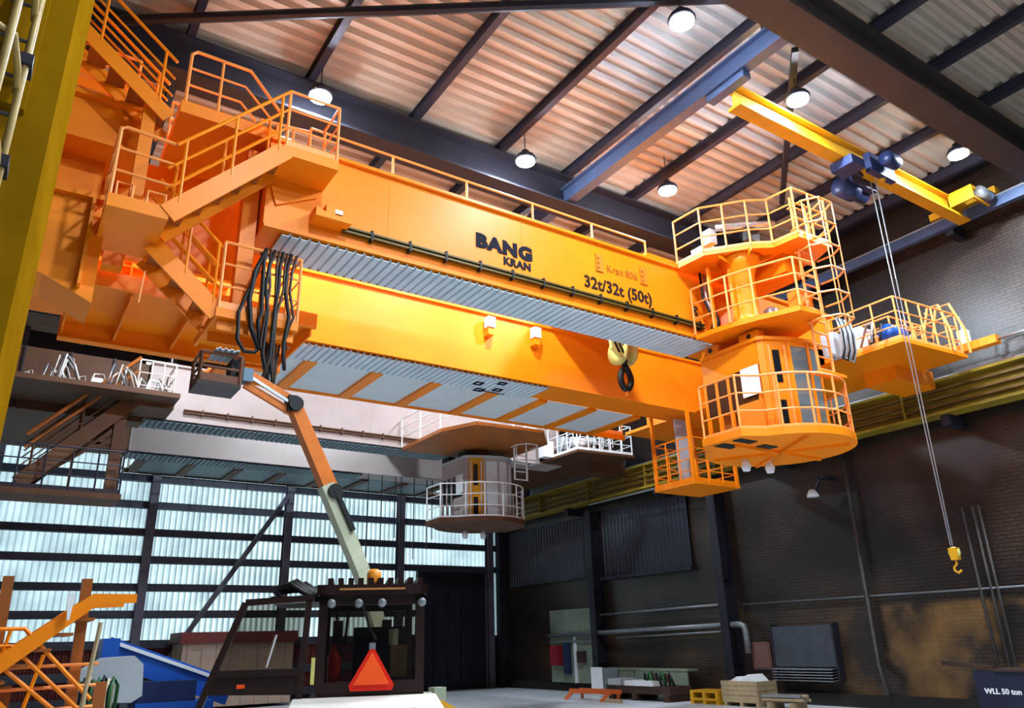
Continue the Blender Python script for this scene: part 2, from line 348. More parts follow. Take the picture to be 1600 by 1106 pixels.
box('cabinet', mat('brown_cabinet', '7c5a50', .5, c2='6a4a42', scale=4), b, 18.95, 19.19, 15.45, 16.1, .87, 1.6); box('door', mat('brown_cabinet', '7c5a50'), b, 18.93, 18.95, 15.49, 16.06, .92, 1.56)
# fire point panel in the corner
fp = thing('fire_point', 'pale green fire point board with red cabinet beside the column', 'fire point', (18.9, 24.6, .2))
PG = mat('pale_green_board', '8f9a86', .6, c2='76826f', scale=2)
box('board', PG, fp, 18.95, 19.1, 23.3, 26, .3, 2.9); box('rail', PIP, fp, 18.88, 18.95, 23.3, 26, 1.7, 1.78)
box('fire_cabinet', mat('fire_red', '8c1f2c', .4), fp, 18.7, 18.95, 25.2, 25.75, .9, 1.6)
box('overalls', mat('navy_cloth', '1c2c4c', .8), fp, 18.8, 18.93, 24.7, 25.05, .6, 1.7)
box('notice', WHT, fp, 18.9, 18.95, 24.35, 24.5, .3, 1.9); box('control_box', RST, fp, 18.8, 18.95, 23.8, 24.2, 1.0, 1.4)

# runway beam on the right, with its ribs, rail and conduit; small crane rail above
rb = thing('runway_beam', 'dirty yellow crane runway beam along the right wall', 'beam', (18.5, 10, 6.6))
Yr0, Yr1 = -10, 29.6
box('web', RUN, rb, 18.55, 18.65, Yr0, Yr1, 6.65, 7.4)
for z, d in ((6.62, .2), (7.4, .2)): MB().box(18.35, 18.85, Yr0, Yr1, z, z+.06).build('flange', RUN, rb)
for z in (6.82, 7.0, 7.2): MB().box(18.42, 18.56, Yr0, Yr1, z, z+.05).build('conductor_rail', mat('conductor_brown', '6a4a1c', .5, c2='4c3416', scale=2), rb)
s0 = None
for k in range(13):
    y = -9+k*3.15
    if s0 is None: s0 = MB().box(18.38, 18.56, y-.015, y+.015, 6.68, 7.4).build('stiffener', RUN, rb); y0_ = y
    else: inst(s0, 'stiffener', rb, (0, y-y0_, 0))
MB().box(18.5, 18.58, Yr0, Yr1, 7.46, 7.54).build('rail', SIL, rb)
for k in range(6):
    y = 4+k*5.0; box('bracket', DRK, rb, 18.5, X1-.02, y-.1, y+.1, 6.35, 6.62)
MB().tube([(18.3, 22.3, 6.5), (18.3, 17.5, 6.5)], .035).build('conduit', SIL, rb)
sr = thing('hoist_rail', 'slim bright blue rail for the small crane high on the wall', 'rail', (18.5, 10, 11.2))
box('beam', BLUS, sr, 18.45, 18.6, -8, 27, 11.15, 11.4); box('rail_head', SIL, sr, 18.48, 18.56, -8, 27, 11.4, 11.46)
for k in range(8): box('bracket', DRK, sr, 18.6, X1, -6+k*4.6, -5.8+k*4.6, 11.0, 11.3)
bb = thing('hanging_runway', 'blue grey runway beam hanging under the roof', 'beam', (10, 12, 11.5))
box('bottom_flange', BLUS, bb, 9.88, 10.12, 6.0, 26, 11.5, 11.53); box('web', BLUS, bb, 9.98, 10.02, 6.0, 26, 11.53, 11.9); box('top_flange', BLUS, bb, 9.88, 10.12, 6.0, 26, 11.9, 11.93)
for y in (6.4, 12.45, 19): box('hanger', DRK, bb, 9.95, 10.05, y-.05, y+.05, 11.93, 12.3)

# ================================================================== lamps
LENS = mat('lamp_lens', 'ffffff', .4, emit=('e2f1ff', LAMP))
def lamp(x, y, label, r=.2):
    t = thing('high_bay_lamp', label, 'lamp', (x, y, 11.5), 'high bay lamps')
    MB().lathe((x, y, 11.55), [(.21, 0), (.24, .05), (.2, .12), (.09, .16), (.08, .26)], 20).build('housing', DRK, t, True)
    MB().lathe((x, y, 11.52), [(r, 0), (r, .03)], 20).build('lens', LENS, t)
    top = 12.25 if min(abs(x-q) for q in purl) < .09 else 12.49
    MB().tube([(x, y, 11.8), (x, y, top)], .012).build('suspension_rod', DRK, t)
seen = [(8.2, 6.75, 'bright round lamp at top centre under the skylight'), (3.7, 11.75, 'bright round lamp behind the upper stair landing'),
        (8.2, 11.45, 'bright round lamp above the crane lettering'), (11.6, 7.0, 'bright round lamp just under the yellow hoist beam'),
        (11.7, 10.69, 'bright round lamp above the girder near the slewing pillar'), (16.2, 6.3, 'bright round lamp by the right end of the hoist beam')]
for x, y, l in seen: lamp(x, y, l)
for x, y in ((3.2, 3.4), (7.8, 1.2), (5.0, -5), (10, -4.5)): lamp(x, y, 'round roof lamp hanging over the floor behind the camera')
for x, y in ((3.7, 17), (12.5, 17), (8.2, 23)): lamp(x, y, 'round roof lamp hidden behind the big crane')

# ================================================================== bridge cranes
def crane(dy, P, label, main):
    """twin-girder bridge crane with slung operator cab; P = paint"""
    G, U, R = P['girder'], P['under'], P['rail']
    t = thing('bridge_crane', label, 'crane', (9, 12+dy, 7.4))
    Y = lambda y: y+dy
    # ---- near girder
    xl, xr = (2.45 if main else 2.7), 16.2
    g = box('main_girder', G, t, xl, xr, Y(10), Y(10.8), 7.56, 8.99)
    box('flange', G, g, xl, xr, Y(9.93), Y(10.87), 8.99, 9.05)
    box('flange', G, g, xl, xr, Y(9.94), Y(10.87), 7.5, 7.56)
    for x in ((4.4, 7.0, 9.2) if main else (3, 6, 9)): box('seam', G, g, x, x+.015, Y(9.996), Y(10), 7.6, 8.95)
    PR = mat('power_rail', '5a4a1c', .45, .2) if main else BRN
    pr_ = MB().box(3.62, 11.5, Y(9.9), Y(9.95), 7.73, 7.76).box(3.62, 11.5, Y(9.9), Y(9.95), 7.8, 7.83).box(3.62, 11.5, Y(9.94), Y(9.98), 7.73, 7.83).build('power_rail', PR, g)
    k0 = None
    for k in range(12):
        x = 4.1+k*.66
        if k0 is None: k0 = MB().box(x-.018, x+.018, Y(9.89), Y(10), 7.69, 7.87).build('clamp', BLK if main else BRN, g); kx = x
        else: inst(k0, 'clamp', g, (x-kx, 0, 0))
    MB().corr(2.73, 11.75, Y(9.98), Y(10.84), 7.44, .145, .04, pr=(.7, .76, .9)).build('underside_sheet', P['sheet'], t)
    # ---- far girder and its walkway
    g2 = box('main_girder', G, t, -3.0 if main else 2.9, xr, Y(14), Y(14.85), 7.56, 8.99)
    x2 = -3 if main else 2.9
    box('flange', G, g2, x2, xr, Y(13.93), Y(14.92), 8.99, 9.05); box('flange', G, g2, x2, xr, Y(13.93), Y(14.92), 7.5, 7.56)
    MB().corr(4.0 if main else 2.9, 10.45, Y(14.0), Y(14.92), 7.44, .145, .04, pr=(.7, .76, .9)).build('underside_sheet', P['sheet'], t)
    wk = box('walkway', U, t, 3.2, 15.5, Y(17.0), Y(17.06), 7.44, 7.6)
    xs = [3.45, 4.94, 6.46, 7.94, 9.5, 10.95, 12.55, 14.1]
    b0 = p0 = None
    for i, x in enumerate(xs):
        if b0 is None: b0 = MB().box(x-.13, x+.13, Y(14.92), Y(17), 7.43, 7.58).build('cross_beam', U, wk); bx0 = x
        else: inst(b0, 'cross_beam', wk, (x-bx0, 0, 0))
        if i < len(xs)-1: box('floor_panel', PAN if main else P['sheet'], wk, x+.13, xs[i+1]-.13, Y(14.95), Y(16.98), 7.49, 7.52)
    railing(t, [(3.3, Y(17), 7.6), (15.4, Y(17), 7.6)], R, sp=1.5)
    # ---- rails, trays and railing on top
    box('trolley_rail', SIL, t, 2.6, xr, Y(10.36), Y(10.44), 9.05, 9.13); box('trolley_rail', SIL, t, 0, xr, Y(14.4), Y(14.48), 9.05, 9.13)
    tr = MB().box(3.2, 10.6, Y(11.0), Y(11.35), 9.02, 9.06).box(3.2, 10.6, Y(11.0), Y(11.03), 9.06, 9.38).box(3.2, 10.6, Y(11.32), Y(11.35), 9.06, 9.38).build('cable_tray', SIL, t)
    for x in (3.6, 5.4, 7.2, 9.0, 10.4): box('tray_bracket', G, tr, x-.04, x+.04, Y(10.8), Y(11.35), 8.9, 9.02)
    railing(t, [(3.3, Y(10.86), 9.05), (11.0, Y(10.9), 9.05)], R, h=1.05, sp=1.5, mids=1)
    if main:
        for x0, x1, z in ((5.2, 6.6, 9.12), (7.4, 8.3, 9.14), (9.2, 10.4, 9.1)): MB().tube([(x0, Y(11.1), z+.1), (x1, Y(11.1), z+.1)], .05).build('cable', SIL, t)
    # trolley
    tb = MB().box(10.4, 12.6, Y(10.3), Y(14.5), 9.2, 9.4).box(10.6, 12.4, Y(11.5), Y(13.4), 9.4, 9.9).build('trolley', G, t)
    MB().lathe((10.7, Y(12.4), 9.7), [(.28, 0), (.28, 1.5)], 20, 'x').build('rope_drum', SIL, tb, True)
    # ---- slewing pillar, platforms, cab
    mid = [(11.12, 9.85), (11.17, 9.4), (11.24, 9.05), (11.4, 8.55), (11.72, 7.8), (12.3, 7.75), (12.7, 8.25), (12.95, 9.0), (12.95, 9.85)]
    if not main: mid = [(10.0, 9.9), (10.0, 7.4), (10.5, 6.25), (12.7, 6.15), (13.6, 7.2), (13.6, 9.9)]
    mp = MB().prism([(x, Y(y)) for x, y in mid], 7.4, 7.5).build('platform', G if main else ORB, t)
    if main:
        railing(t, [(x, Y(y), 7.5) for x, y in mid[:6]], R, h=1.0, sp=.55, kick=0)
        upd = [(10.86, 9.88), (10.9, 9.2), (11.5, 8.5), (11.85, 8.25), (11.92, 7.7), (12.85, 7.65), (13.1, 8.2), (13.1, 9.88)]
        MB().prism([(x, Y(y)) for x, y in upd], 8.95, 9.04).build('platform', G, t)
        railing(t, [(x, Y(y), 9.04) for x, y in upd[:7]], R, h=1.0, sp=.5, kick=.06)
        pl = MB().lathe((11.74, Y(9.0), 7.5), [(.36, 0), (.36, .06), (.24, .06), (.23, .2), (.23, 1.05), (.3, 1.25), (.46, 1.45)], 28).build('slewing_pillar', G, t, True)
        for a in range(6):
            c, s_ = math.cos(a*1.047), math.sin(a*1.047)
            MB().bar((11.74+c*.3, Y(9.0)+s_*.3, 8.85), (11.74+c*.62, Y(9.0)+s_*.62, 8.93), .02, .12).build('gusset', G, pl)
        box('slew_box', G, t, 12.2, 12.8, Y(8.3), Y(9.4), 8.55, 8.95)
        box('electric_box', G, t, 12.25, 12.6, Y(8.1), Y(8.4), 7.5, 8.1); MB().lathe((12.35, Y(8.9), 7.5), [(.14, 0), (.14, .45), (.08, .5)], 16).build('motor', SIL, t, True)
        for x, y, s_ in ((11.2, 9.5, .28), (11.7, 9.3, .2), (12.2, 8.6, .25), (12.5, 9.1, .3)): box('equipment_box', LGR, t, x, x+s_*1.6, Y(y), Y(y+s_), 9.04, 9.04+s_*1.3)
        MB().tube([(11.25, Y(9.1), 9.62), (11.75, Y(8.62), 9.62), (12.2, Y(8.4), 9.66)], .07, 8).build('duct', SIL, t, True)
        box('electric_box', LGR, t, 11.12, 11.3, Y(9.15), Y(9.4), 9.3, 9.62); box('electric_box', BLK, t, 11.6, 11.95, Y(8.6), Y(8.75), 9.25, 9.5)
        for k in range(4):
            q = 11.2+k*.28; MB().tube([(q, Y(9.6-.12*k), 9.08), (q+.15, Y(9.3-.1*k), 9.3+.07*k), (q+.5, Y(9.0), 9.25), (q+.8, Y(9.1), 9.06)], .025).build('hose', BLK, t, True)
        for k in range(3): MB().tube([(11.35+k*.1, Y(9.75), 8.9), (11.3+k*.1, Y(9.7), 8.3), (11.42+k*.08, Y(9.6), 7.8), (11.4+k*.1, Y(9.7), 7.5)], .03).build('hose', SIL if k == 1 else BLK, t, True)
        MB().box(11.45, 11.53, Y(9.05), Y(9.13), 7.5, 8.95).build('post', G, t); MB().box(11.2, 11.26, Y(9.4), Y(9.46), 7.5, 8.95).build('post', G, t)
    else:
        MB().lathe((12.2, Y(9), 7.0), [(.5, 0), (.35, .1), (.35, .4)], 20).build('slewing_pillar', BRN, t, True)
        railing(t, [(x, Y(y), 7.5) for x, y in mid[:4]], WHT, h=.9, sp=1, kick=0)
    # cab
    cb = thing_part('operator_cab', t, (12.3, Y(9.2), 5.1))
    dk = [(12.35+1.4*math.cos(a), Y(9.2)+1.4*math.sin(a)) for a in [math.radians(x) for x in range(-150, 160, 12)]]
    dk = [(10.72, Y(9.65)), (10.72, Y(8.72))]+[p for p in dk]
    MB().prism(dk, 5.1, 5.24).build('deck', G if main else BRN, cb)
    if main:
        for x0, x1, y0, y1 in ((10.85, 11.3, 8.85, 9.05), (10.85, 11.3, 9.25, 9.5), (11.6, 12.0, 8.95, 9.15)): box('deck_opening', BLK, cb, x0, x1, Y(y0), Y(y1), 5.085, 5.1)
        for a in (0, 60, 120):
            c, s_ = math.cos(math.radians(a)), math.sin(math.radians(a)); MB().bar((12.35-c*1.25, Y(9.2)-s_*1.25, 5.07), (12.35+c*1.25, Y(9.2)+s_*1.25, 5.07), .05, .06).build('deck_rib', G, cb)
    rim = [(10.74, Y(9.6)), (10.74, Y(8.74))]+[(12.35+1.37*math.cos(math.radians(a)), Y(9.2)+1.37*math.sin(math.radians(a))) for a in range(-150, 55, 12)]
    railing(cb, [(x, y, 5.24) for x, y in rim], R if main else WHT, h=1.0, sp=.42, joined=True, kick=.05, every=2)
    cw = [(11.6, 10.2), (11.6, 8.8), (11.68, 8.7), (12.15, 8.5), (12.55, 8.38), (12.9, 8.42), (13.2, 8.7), (13.35, 10.2)]
    CP = P['cab']
    for i in range(len(cw)-1):
        a = Vector((cw[i][0], Y(cw[i][1]), 0)); b = Vector((cw[i+1][0], Y(cw[i+1][1]), 0)); d = (b-a).normalized(); L = (b-a).length
        def pan(name, m, s0, s1, z0, z1, th=.05, off=0):
            nrm = Vector((d.y, -d.x, 0))*off
            MB().bar(a+d*s0+Vector((0,0,(z0+z1)/2))+nrm, a+d*s1+Vector((0,0,(z0+z1)/2))+nrm, th, z1-z0).build(name, m, cb)
        if i == 0:
            pan('wall_panel', CP, 0, L, 6.62, 7.1); pan('wall_panel', CP, .75, L, 5.25, 5.95); pan('window', DGL, .02, L-.05, 5.9, 6.62, .02)
            for s_ in (.02, .32, .62, L-.06): pan('mullion', CP, s_-.03, s_+.03, 5.25, 6.65, .07)
            pan('sign_board', WHT, .98, 1.4, 6.05, 6.62, .02, .06); pan('seat_back', mat('seat_orange', 'd08a3a', .6), .1, .5, 5.3, 5.9, .04, -.25)
        elif i == 1: pan('wall_panel', CP, 0, L, 5.25, 7.1)
        elif i == 2:
            pan('door', G if main else mat('cab_yellow', 'd08c1c', .45), 0, L, 5.25, 7.1, .04)
            pan('window', DGL, .14, .28, 6.25, 6.9, .02, .025); pan('window', DGL, .14, .28, 5.35, 5.9, .02, .025)
            for s_ in (.06, .38): pan('door_post', R, s_-.02, s_+.02, 5.25, 7.0, .05, .04)
            pan('mullion', CP, L-.05, L+.02, 5.25, 7.1, .07)
        else:
            pan('window', MGL if main else PAN, .03, L-.03, 5.3, 7.0, .02); pan('mullion', CP, L-.03, L+.03, 5.25, 7.1, .06)
            pan('wall_panel', CP, 0, L, 7.0, 7.1)
    MB().prism([(x+(.06 if x > 12.4 else -.06), Y(y-(.05 if y < 9.1 else 0))) for x, y in cw], 7.1, 7.17).build('roof', CP if main else LGR, cb)
    for x, y in ((11.55, 9.9), (11.6, 8.95)):
        MB().box(x, x+.22, Y(y-.2), Y(y+.25), 7.17, 7.33).build('roof_bracket', G if main else BLK, cb); MB().lathe((x-.01, Y(y), 7.25), [(.05, 0), (.05, .24)], 10, 'x').build('shackle_pin', BLK, cb)
    for x, y in ((12.9, 9.9), (12.3, 10.0)):
        MB().lathe((x, Y(y), 4.86), [(.07, 0), (.1, .1), (.05, .24)], 12).build('floor_lamp', WHT, cb, True)
    # caged ladder beside the pillar
    lx, ly = (12.3, 8.02) if main else (12.9, 8.0)
    ld = MB().tube([(lx, Y(ly), 6.35 if main else 6.4), (lx, Y(ly), 10.1 if main else 8.2)], .03).tube([(lx+.45, Y(ly), 6.35 if main else 6.4), (lx+.45, Y(ly), 10.1 if main else 8.2)], .03).build('ladder', R if main else WHT, t)
    r0 = None
    for k in range(15 if main else 7):
        z = 6.42+k*.25
        if r0 is None: r0 = MB().tube([(lx, Y(ly), z), (lx+.45, Y(ly), z)], .018).build('rung', R if main else WHT, ld); z0 = z
        else: inst(r0, 'rung', ld, (0, 0, z-z0))
    h0 = None
    for k in range(6 if main else 3):
        z = 7.3+k*.5 if main else 6.9+k*.5
        pts = [(lx-.12, Y(ly), z), (lx-.15, Y(ly-.35), z), (lx+.02, Y(ly-.62), z), (lx+.43, Y(ly-.62), z), (lx+.6, Y(ly-.35), z), (lx+.57, Y(ly), z)]
        if h0 is None: h0 = MB().tube(pts, .02).build('hoop', R if main else WHT, ld); z0 = z
        else: inst(h0, 'hoop', ld, (0, 0, z-z0))
    for q in (pts[1], pts[2], pts[3], pts[4]): MB().bar((q[0], q[1], 7.3 if main else 6.9), (q[0], q[1], 9.8 if main else 7.9), .03, .01).build('cage_strip', R if main else WHT, ld)
    if main:
        MB().prism([(12.2, Y(7.9)), (12.95, Y(7.9)), (12.95, Y(8.1)), (12.2, Y(8.1))], 6.3, 6.36).build('foot_frame', G, ld)
    # ---- right end carriage
    ec = MB().box(15.9, 17.6, Y(8.6), Y(16.4), 7.62, 8.05).box(16.6, 18.2, Y(8.9), Y(9.7), 7.2, 7.62).box(16.6, 18.2, Y(15.2), Y(16), 7.2, 7.62).build('end_carriage', G if main else BRN, t)
    MB().prism([(15.35, Y(7.95)), (17.7, Y(7.8)), (17.7, Y(16.8)), (15.35, Y(16.8))], 7.54, 7.62).build('deck', G if main else BRN, ec)
    for y in (9.3, 15.6): MB().lathe((18.42, Y(y), 7.7), [(.2, 0), (.24, .03), (.2, .06), (.2, .2)], 20, 'x').build('wheel', DRK, ec, True)
    rr = R if main else WHT
    railing(t, [(15.4, Y(9.6), 7.62), (15.4, Y(8.0), 7.62), (17.65, Y(7.86), 7.62), (17.65, Y(9.3), 7.62)], rr, h=1.0, sp=.5)
    if main:
        MB().tube([(17.62, Y(8.6), 7.62), (17.6, Y(8.2), 8.9), (17.62, Y(7.9), 8.9), (17.65, Y(7.7), 8.2), (17.65, Y(7.7), 7.62)], .03).build('ladder_hoop', R, ec)
        MB().tube([(17.2, Y(8.6), 7.62), (17.2, Y(8.2), 8.8), (17.2, Y(7.95), 8.8), (17.2, Y(7.8), 8.1), (17.2, Y(7.8), 7.62)], .03).build('ladder_hoop', R, ec)
        for k in range(5): MB().tube([(17.2, Y(8.6-.08*k), 7.75+.24*k), (17.6, Y(8.6-.08*k), 7.75+.24*k)], .018).build('rung', R, ec)
        box('buffer', G, ec, 17.72, 17.95, Y(7.15), Y(8.7), 7.72, 7.9); MB().lathe((17.83, Y(6.0), 7.81), [(.035, 0), (.035, 1.15)], 10, 'y').build('buffer_rod', SIL, ec, True)
        box('limit_box', WHT, ec, 17.75, 17.95, Y(7.75), Y(7.95), 7.9, 8.25); MB().tube([(17.85, Y(7.85), 8.25), (17.85, Y(7.85), 8.6)], .012).build('aerial', WHT, ec)
    for k, (x, y, a, h_) in enumerate(((15.0, 9.3, .4, .55), (15.6, 9.0, .5, .7), (16.3, 8.8, .45, .5), (16.9, 9.4, .4, .9), (16.2, 10.2, .6, .8), (15.3, 10.0, .3, .45))):
        m_ = (LGR, PAN, OR, GRY, LGR, BLM)[k] if main else (WHT, LGR, SIL, WHT, LGR, WHT)[k]
        e = box('equipment_box', m_, ec, x, x+a, Y(y), Y(y+a*.8), 7.62, 7.62+h_)
    for k in range(6):
        x = 15.1+k*.33; MB().tube([(x, Y(8.5), 7.65), (x+.1, Y(8.45), 8.1+.05*(k % 3)), (x+.3, Y(8.7), 8.2), (x+.5, Y(9.1), 7.7)], .03).build('hose', (SIL, BLK, WHT)[k % 3] if main else WHT, ec, True)
    railing(ec, [(15.9, Y(9.2), 7.62), (15.9, Y(8.45), 7.62), (17.1, Y(8.4), 7.62), (17.1, Y(9.4), 7.62)], rr, h=.8, sp=.3, joined=True, mids=3, kick=0)
    for k in range(9 if main else 0):
        x = 14.75+k*.06; MB().tube([(x, Y(9.0), 8.35), (x+.02, Y(8.95), 8.0), (x-.01*(k % 3), Y(8.95), 7.6), (x+.02, Y(9.05), 7.4+.02*(k % 4)), (x+.03, Y(9.3), 7.6)], .022).build('festoon_cable', (SIL, BLK, LGR)[k % 3], ec, True)
    rq = random.Random(11)
    for k in range(14):
        x = 15.5+rq.random()*1.9; y = 8.1+rq.random()*1.2; q = rq.random()
        MB().tube([(x, Y(y), 7.64), (x+.1*q, Y(y-.05), 7.9+.3*q), (x+.3, Y(y+.1), 8.0+.2*q), (x+.4, Y(y+.25), 7.64)], .02).build('hose', (SIL, rr, WHT, BLK)[k % 4], ec, True)
    MB().lathe((15.6, Y(8.4), 7.95), [(.2, 0), (.2, .5)], 16, 'x').build('motor', BLM if main else WHT, ec, True)
    return t
def thing_part(name, parent, loc):
    o = bpy.data.objects.new(name, None); col.objects.link(o); o.parent = parent; o.location = Vector(loc)-ORG[parent.name]; o.empty_display_size = .1
    ORG[o.name] = Vector(loc); return o

PA = dict(girder=OR, under=OR, rail=mat('railing_orange', 'fb9a4c', .4), cab=OR, sheet=GRY)
c1 = crane(0, PA, 'big orange bridge crane with slung operator cab across the hall', True)
PB = dict(girder=BEI, under=BRN, rail=mat('railing_pale', 'c9bfb2', .45), cab=BEI, sheet=mat('weathered_sheet', '6f8088', .5, .2, c2='5c6b73', scale=2))
c2 = crane(11.2, PB, 'older beige bridge crane standing behind the orange one', False)

# ---- lettering and plates on the orange crane's near girder
gN = [o for o in c1.children if o.name.startswith('main_girder')]
gN = min(gN, key=lambda o: min(v.co.y for v in o.data.vertices))
text('BANG', (6.04, 9.99, 8.2), .35, NAV, gN, 1.15, .022, sp=1.13)
text('KRAN', (6.6, 9.99, 7.99), .205, NAV, gN, 1.0, .009, sp=1.1)
text('32t/32t (50t)', (8.4, 9.99, 8.0), .34, TXT, gN, .98, .008)
text('Kran', (8.98, 9.99, 8.45), .22, TXF, gN, 1.0, 0); text('806', (9.46, 9.99, 8.45), .22, TXF, gN, 1.0, 0)
text('g', (11.28, 9.99, 8.1), .3, TXT, gN, 1.1, .004)
for x in (8.72, 9.86):
    e = box('marker_plate', mat('dull_orange', 'd27a18', .5), gN, x, x+.18, 9.97, 10, 8.4, 8.76)
    for k in range(3): box('marker_bolt', TXF, gN, x+.03, x+.07, 9.955, 9.97, 8.45+k*.1, 8.49+k*.1)
br_ = MB().prism([(3.12, 7.76), (3.68, 7.76), (3.68, 7.84), (3.3, 7.84), (3.12, 7.92)], 9.7, 10, 'y').build('feed_bracket', OR, gN)
box('feed_box', OR, gN, 3.28, 3.42, 9.72, 9.98, 7.84, 8.0); box('feed_cap', SIL, gN, 3.4, 3.55, 9.75, 9.9, 7.9, 7.97)
# sheets on the far girder: lamp boxes and the stencilled marks below
for x in (8.62, 9.92):
    box('lamp_box', WHT, c1, x, x+.2, 13.75, 13.93, 8.6, 8.86); box('lamp_bracket', OR, c1, x+.02, x+.18, 13.78, 14, 8.42, 8.6)
for x, y, a in ((8.65, 14.35, .22), (9.15, 14.1, .2), (9.3, 14.55, .22), (8.9, 14.75, .24)):
    MB().box(x, x+a, y, y+.05, 7.425, 7.438).box(x, x+a, y+a*.7, y+a*.7+.05, 7.425, 7.438).box(x, x+.05, y, y+a*.7, 7.425, 7.438).box(x+a-.05, x+a, y, y+a*.7, 7.425, 7.438).build('stencil_mark', NAV, c1)
box('stencil_mark', NAV, c1, 9.0, 9.75, 14.87, 14.89, 7.425, 7.438)

# ---- left end of the orange crane: carriage, posts, platforms, stairs
RL = PA['rail']
le = MB().prism([(-3, 6.75), (-.08, 6.2), (.5, 5.93), (.5, 7.35), (-3, 7.35)], 10.2, 11.0, 'y').box(-3, .8, 10.6, 11.4, 8.5, 9.15).box(-3, .84, 10.5, 11.5, 9.15, 9.22).box(-3, .8, 10.5, 11.5, 8.44, 8.5).build('end_carriage', OR, c1)
box('web_plate', OR, le, -3, 2.9, 11.6, 11.7, 7.3, 9.0)
box('lower_flange', OR, le, -3, .55, 10.1, 11.05, 7.35, 7.42); box('side_rib', OR, le, .3, .34, 10.05, 10.2, 6.1, 7.35); box('side_rib', OR, le, -1.2, -1.16, 10.05, 10.2, 6.5, 7.35)
box('cross_tie', OR, c1, -.6, .4, 11.0, 14.0, 7.3, 8.6)
box('post', OR, c1, .7, .87, 10.1, 10.25, 7.04, 9.15); box('post', OR, c1, .6, .88, 11.5, 11.75, 7.1, 8.8); box('post', OR, c1, 2.2, 2.42, 10.25, 10.45, 6.13, 8.9)
rp = box('ribbed_platform', OR, c1, .3, 3.95, 11.9, 13.9, 7.02, 7.1)
for x in (.32, 1.1, 2.0, 2.95, 3.9): box('rib', OR, rp, x-.015, x+.015, 11.95, 13.88, 6.78, 7.02)
box('edge_beam', OR, rp, .28, 3.97, 13.86, 13.94, 6.72, 7.1); box('edge_beam', OR, rp, .28, 3.97, 11.86, 11.94, 6.9, 7.16)
box('edge_flange', OR, rp, .28, 3.97, 13.8, 14.0, 6.7, 6.73)
for z in (7.9, 8.25, 8.6): box('face_rib', OR, c1, .4, 2.9, 13.9, 14, z, z+.02)
for x in (1.2, 2.1): box('face_rib', OR, c1, x, x+.02, 13.9, 14, 7.6, 8.95)
# lower landing and main flight
ll = box('landing', OR, c1, .42, 1.12, 9.3, 10.55, 6.86, 7.04)
stair_x(c1, 1.1, 7.02, 2.5, 8.48, 9.3, 9.92, OR, .26, h=.95, mt=ORB)
ul = box('landing', OR, c1, 2.46, 3.28, 9.3, 9.98, 8.34, 8.5)
MB().tube([(.44, 9.32, 7.04), (.44, 9.32, 7.98), (.5, 9.32, 8.02), (1.1, 9.32, 7.98)], .024).tube([(.44, 9.32, 7.7), (1.1, 9.32, 7.68)], .018).tube([(.44, 9.32, 7.38), (1.1, 9.32, 7.36)], .018).tube([(.5, 9.32, 7.04), (.5, 9.32, 7.22), (.68, 9.32, 7.22), (.68, 9.32, 7.04)], .018).tube([(.85, 9.32, 7.04), (.85, 9.32, 7.2), (1.06, 9.32, 7.2), (1.06, 9.32, 7.04)], .018).build('railing', RL, c1)
railing(c1, [(.44, 10.5, 7.04), (.44, 9.32, 7.04)], RL, h=.95, sp=.6)
railing(c1, [(2.5, 9.33, 8.5), (3.25, 9.33, 8.5), (3.25, 9.95, 8.5)], RL, h=.95, sp=.75)
MB().prism([(2.46, 8.34), (3.28, 8.34), (3.2, 8.2), (2.6, 7.9)], 9.96, 10, 'y').build('landing_gusset', OR, c1)
# second flight down to the cable platform
stair_x(c1, 1.05, 6.95, 1.98, 6.13, 10.05, 10.6, OR, .26, h=.9, mt=ORB)
cp = box('cable_platform', OR, c1, 1.95, 3.08, 10.0, 11.3, 6.0, 6.13)
for y in (10.1, 10.6, 11.2): box('bracket', OR, cp, 2.0, 3.05, y, y+.04, 5.85, 6.0)
railing(c1, [(1.98, 10.02, 6.13), (3.06, 10.02, 6.13), (3.06, 11.25, 6.13)], RL, h=1.0, sp=.55)
rh = random.Random(5)
HBR = mat('hose_brown', '3a2418', .5)
for k, (x, zb) in enumerate(((2.5, 5.75), (2.56, 5.45), (2.62, 5.3), (2.68, 5.2), (2.74, 5.3), (2.8, 5.25), (2.86, 5.5), (2.94, 5.8))):
    j1, j2, j3 = [(rh.random()-.5)*.13 for _ in range(3)]
    MB().tube([(x+.06, 10.35, 7.25), (x+.04, 10.0, 7.16), (x+j1*.5, 9.95, 6.9), (x+j1, 9.93, 6.55), (x+j2, 9.92, 6.15), (x+j2*.6-.02, 9.93, zb+.25), (x+j3, 9.95, zb), (x+j3+.06, 10.08, zb-.07), (x+.12, 10.3, 5.85)], .02 if k % 2 else .028, 7).build('hose', (BLK, HBR)[k % 2], c1, True)
MB().tube([(2.5, 10.06, 7.05), (2.42, 9.97, 6.7), (2.34, 9.97, 6.45), (2.24, 9.97, 6.1), (2.26, 9.97, 5.7), (2.36, 9.97, 5.55), (2.5, 9.97, 5.56), (2.6, 9.97, 5.7)], .028).build('hose', BLK, c1, True)
MB().tube([(2.52, 9.98, 7.1), (2.4, 9.96, 6.75), (2.36, 9.96, 6.3), (2.42, 9.96, 5.9), (2.56, 9.96, 5.6)], .036).build('hose', BLK, c1, True)
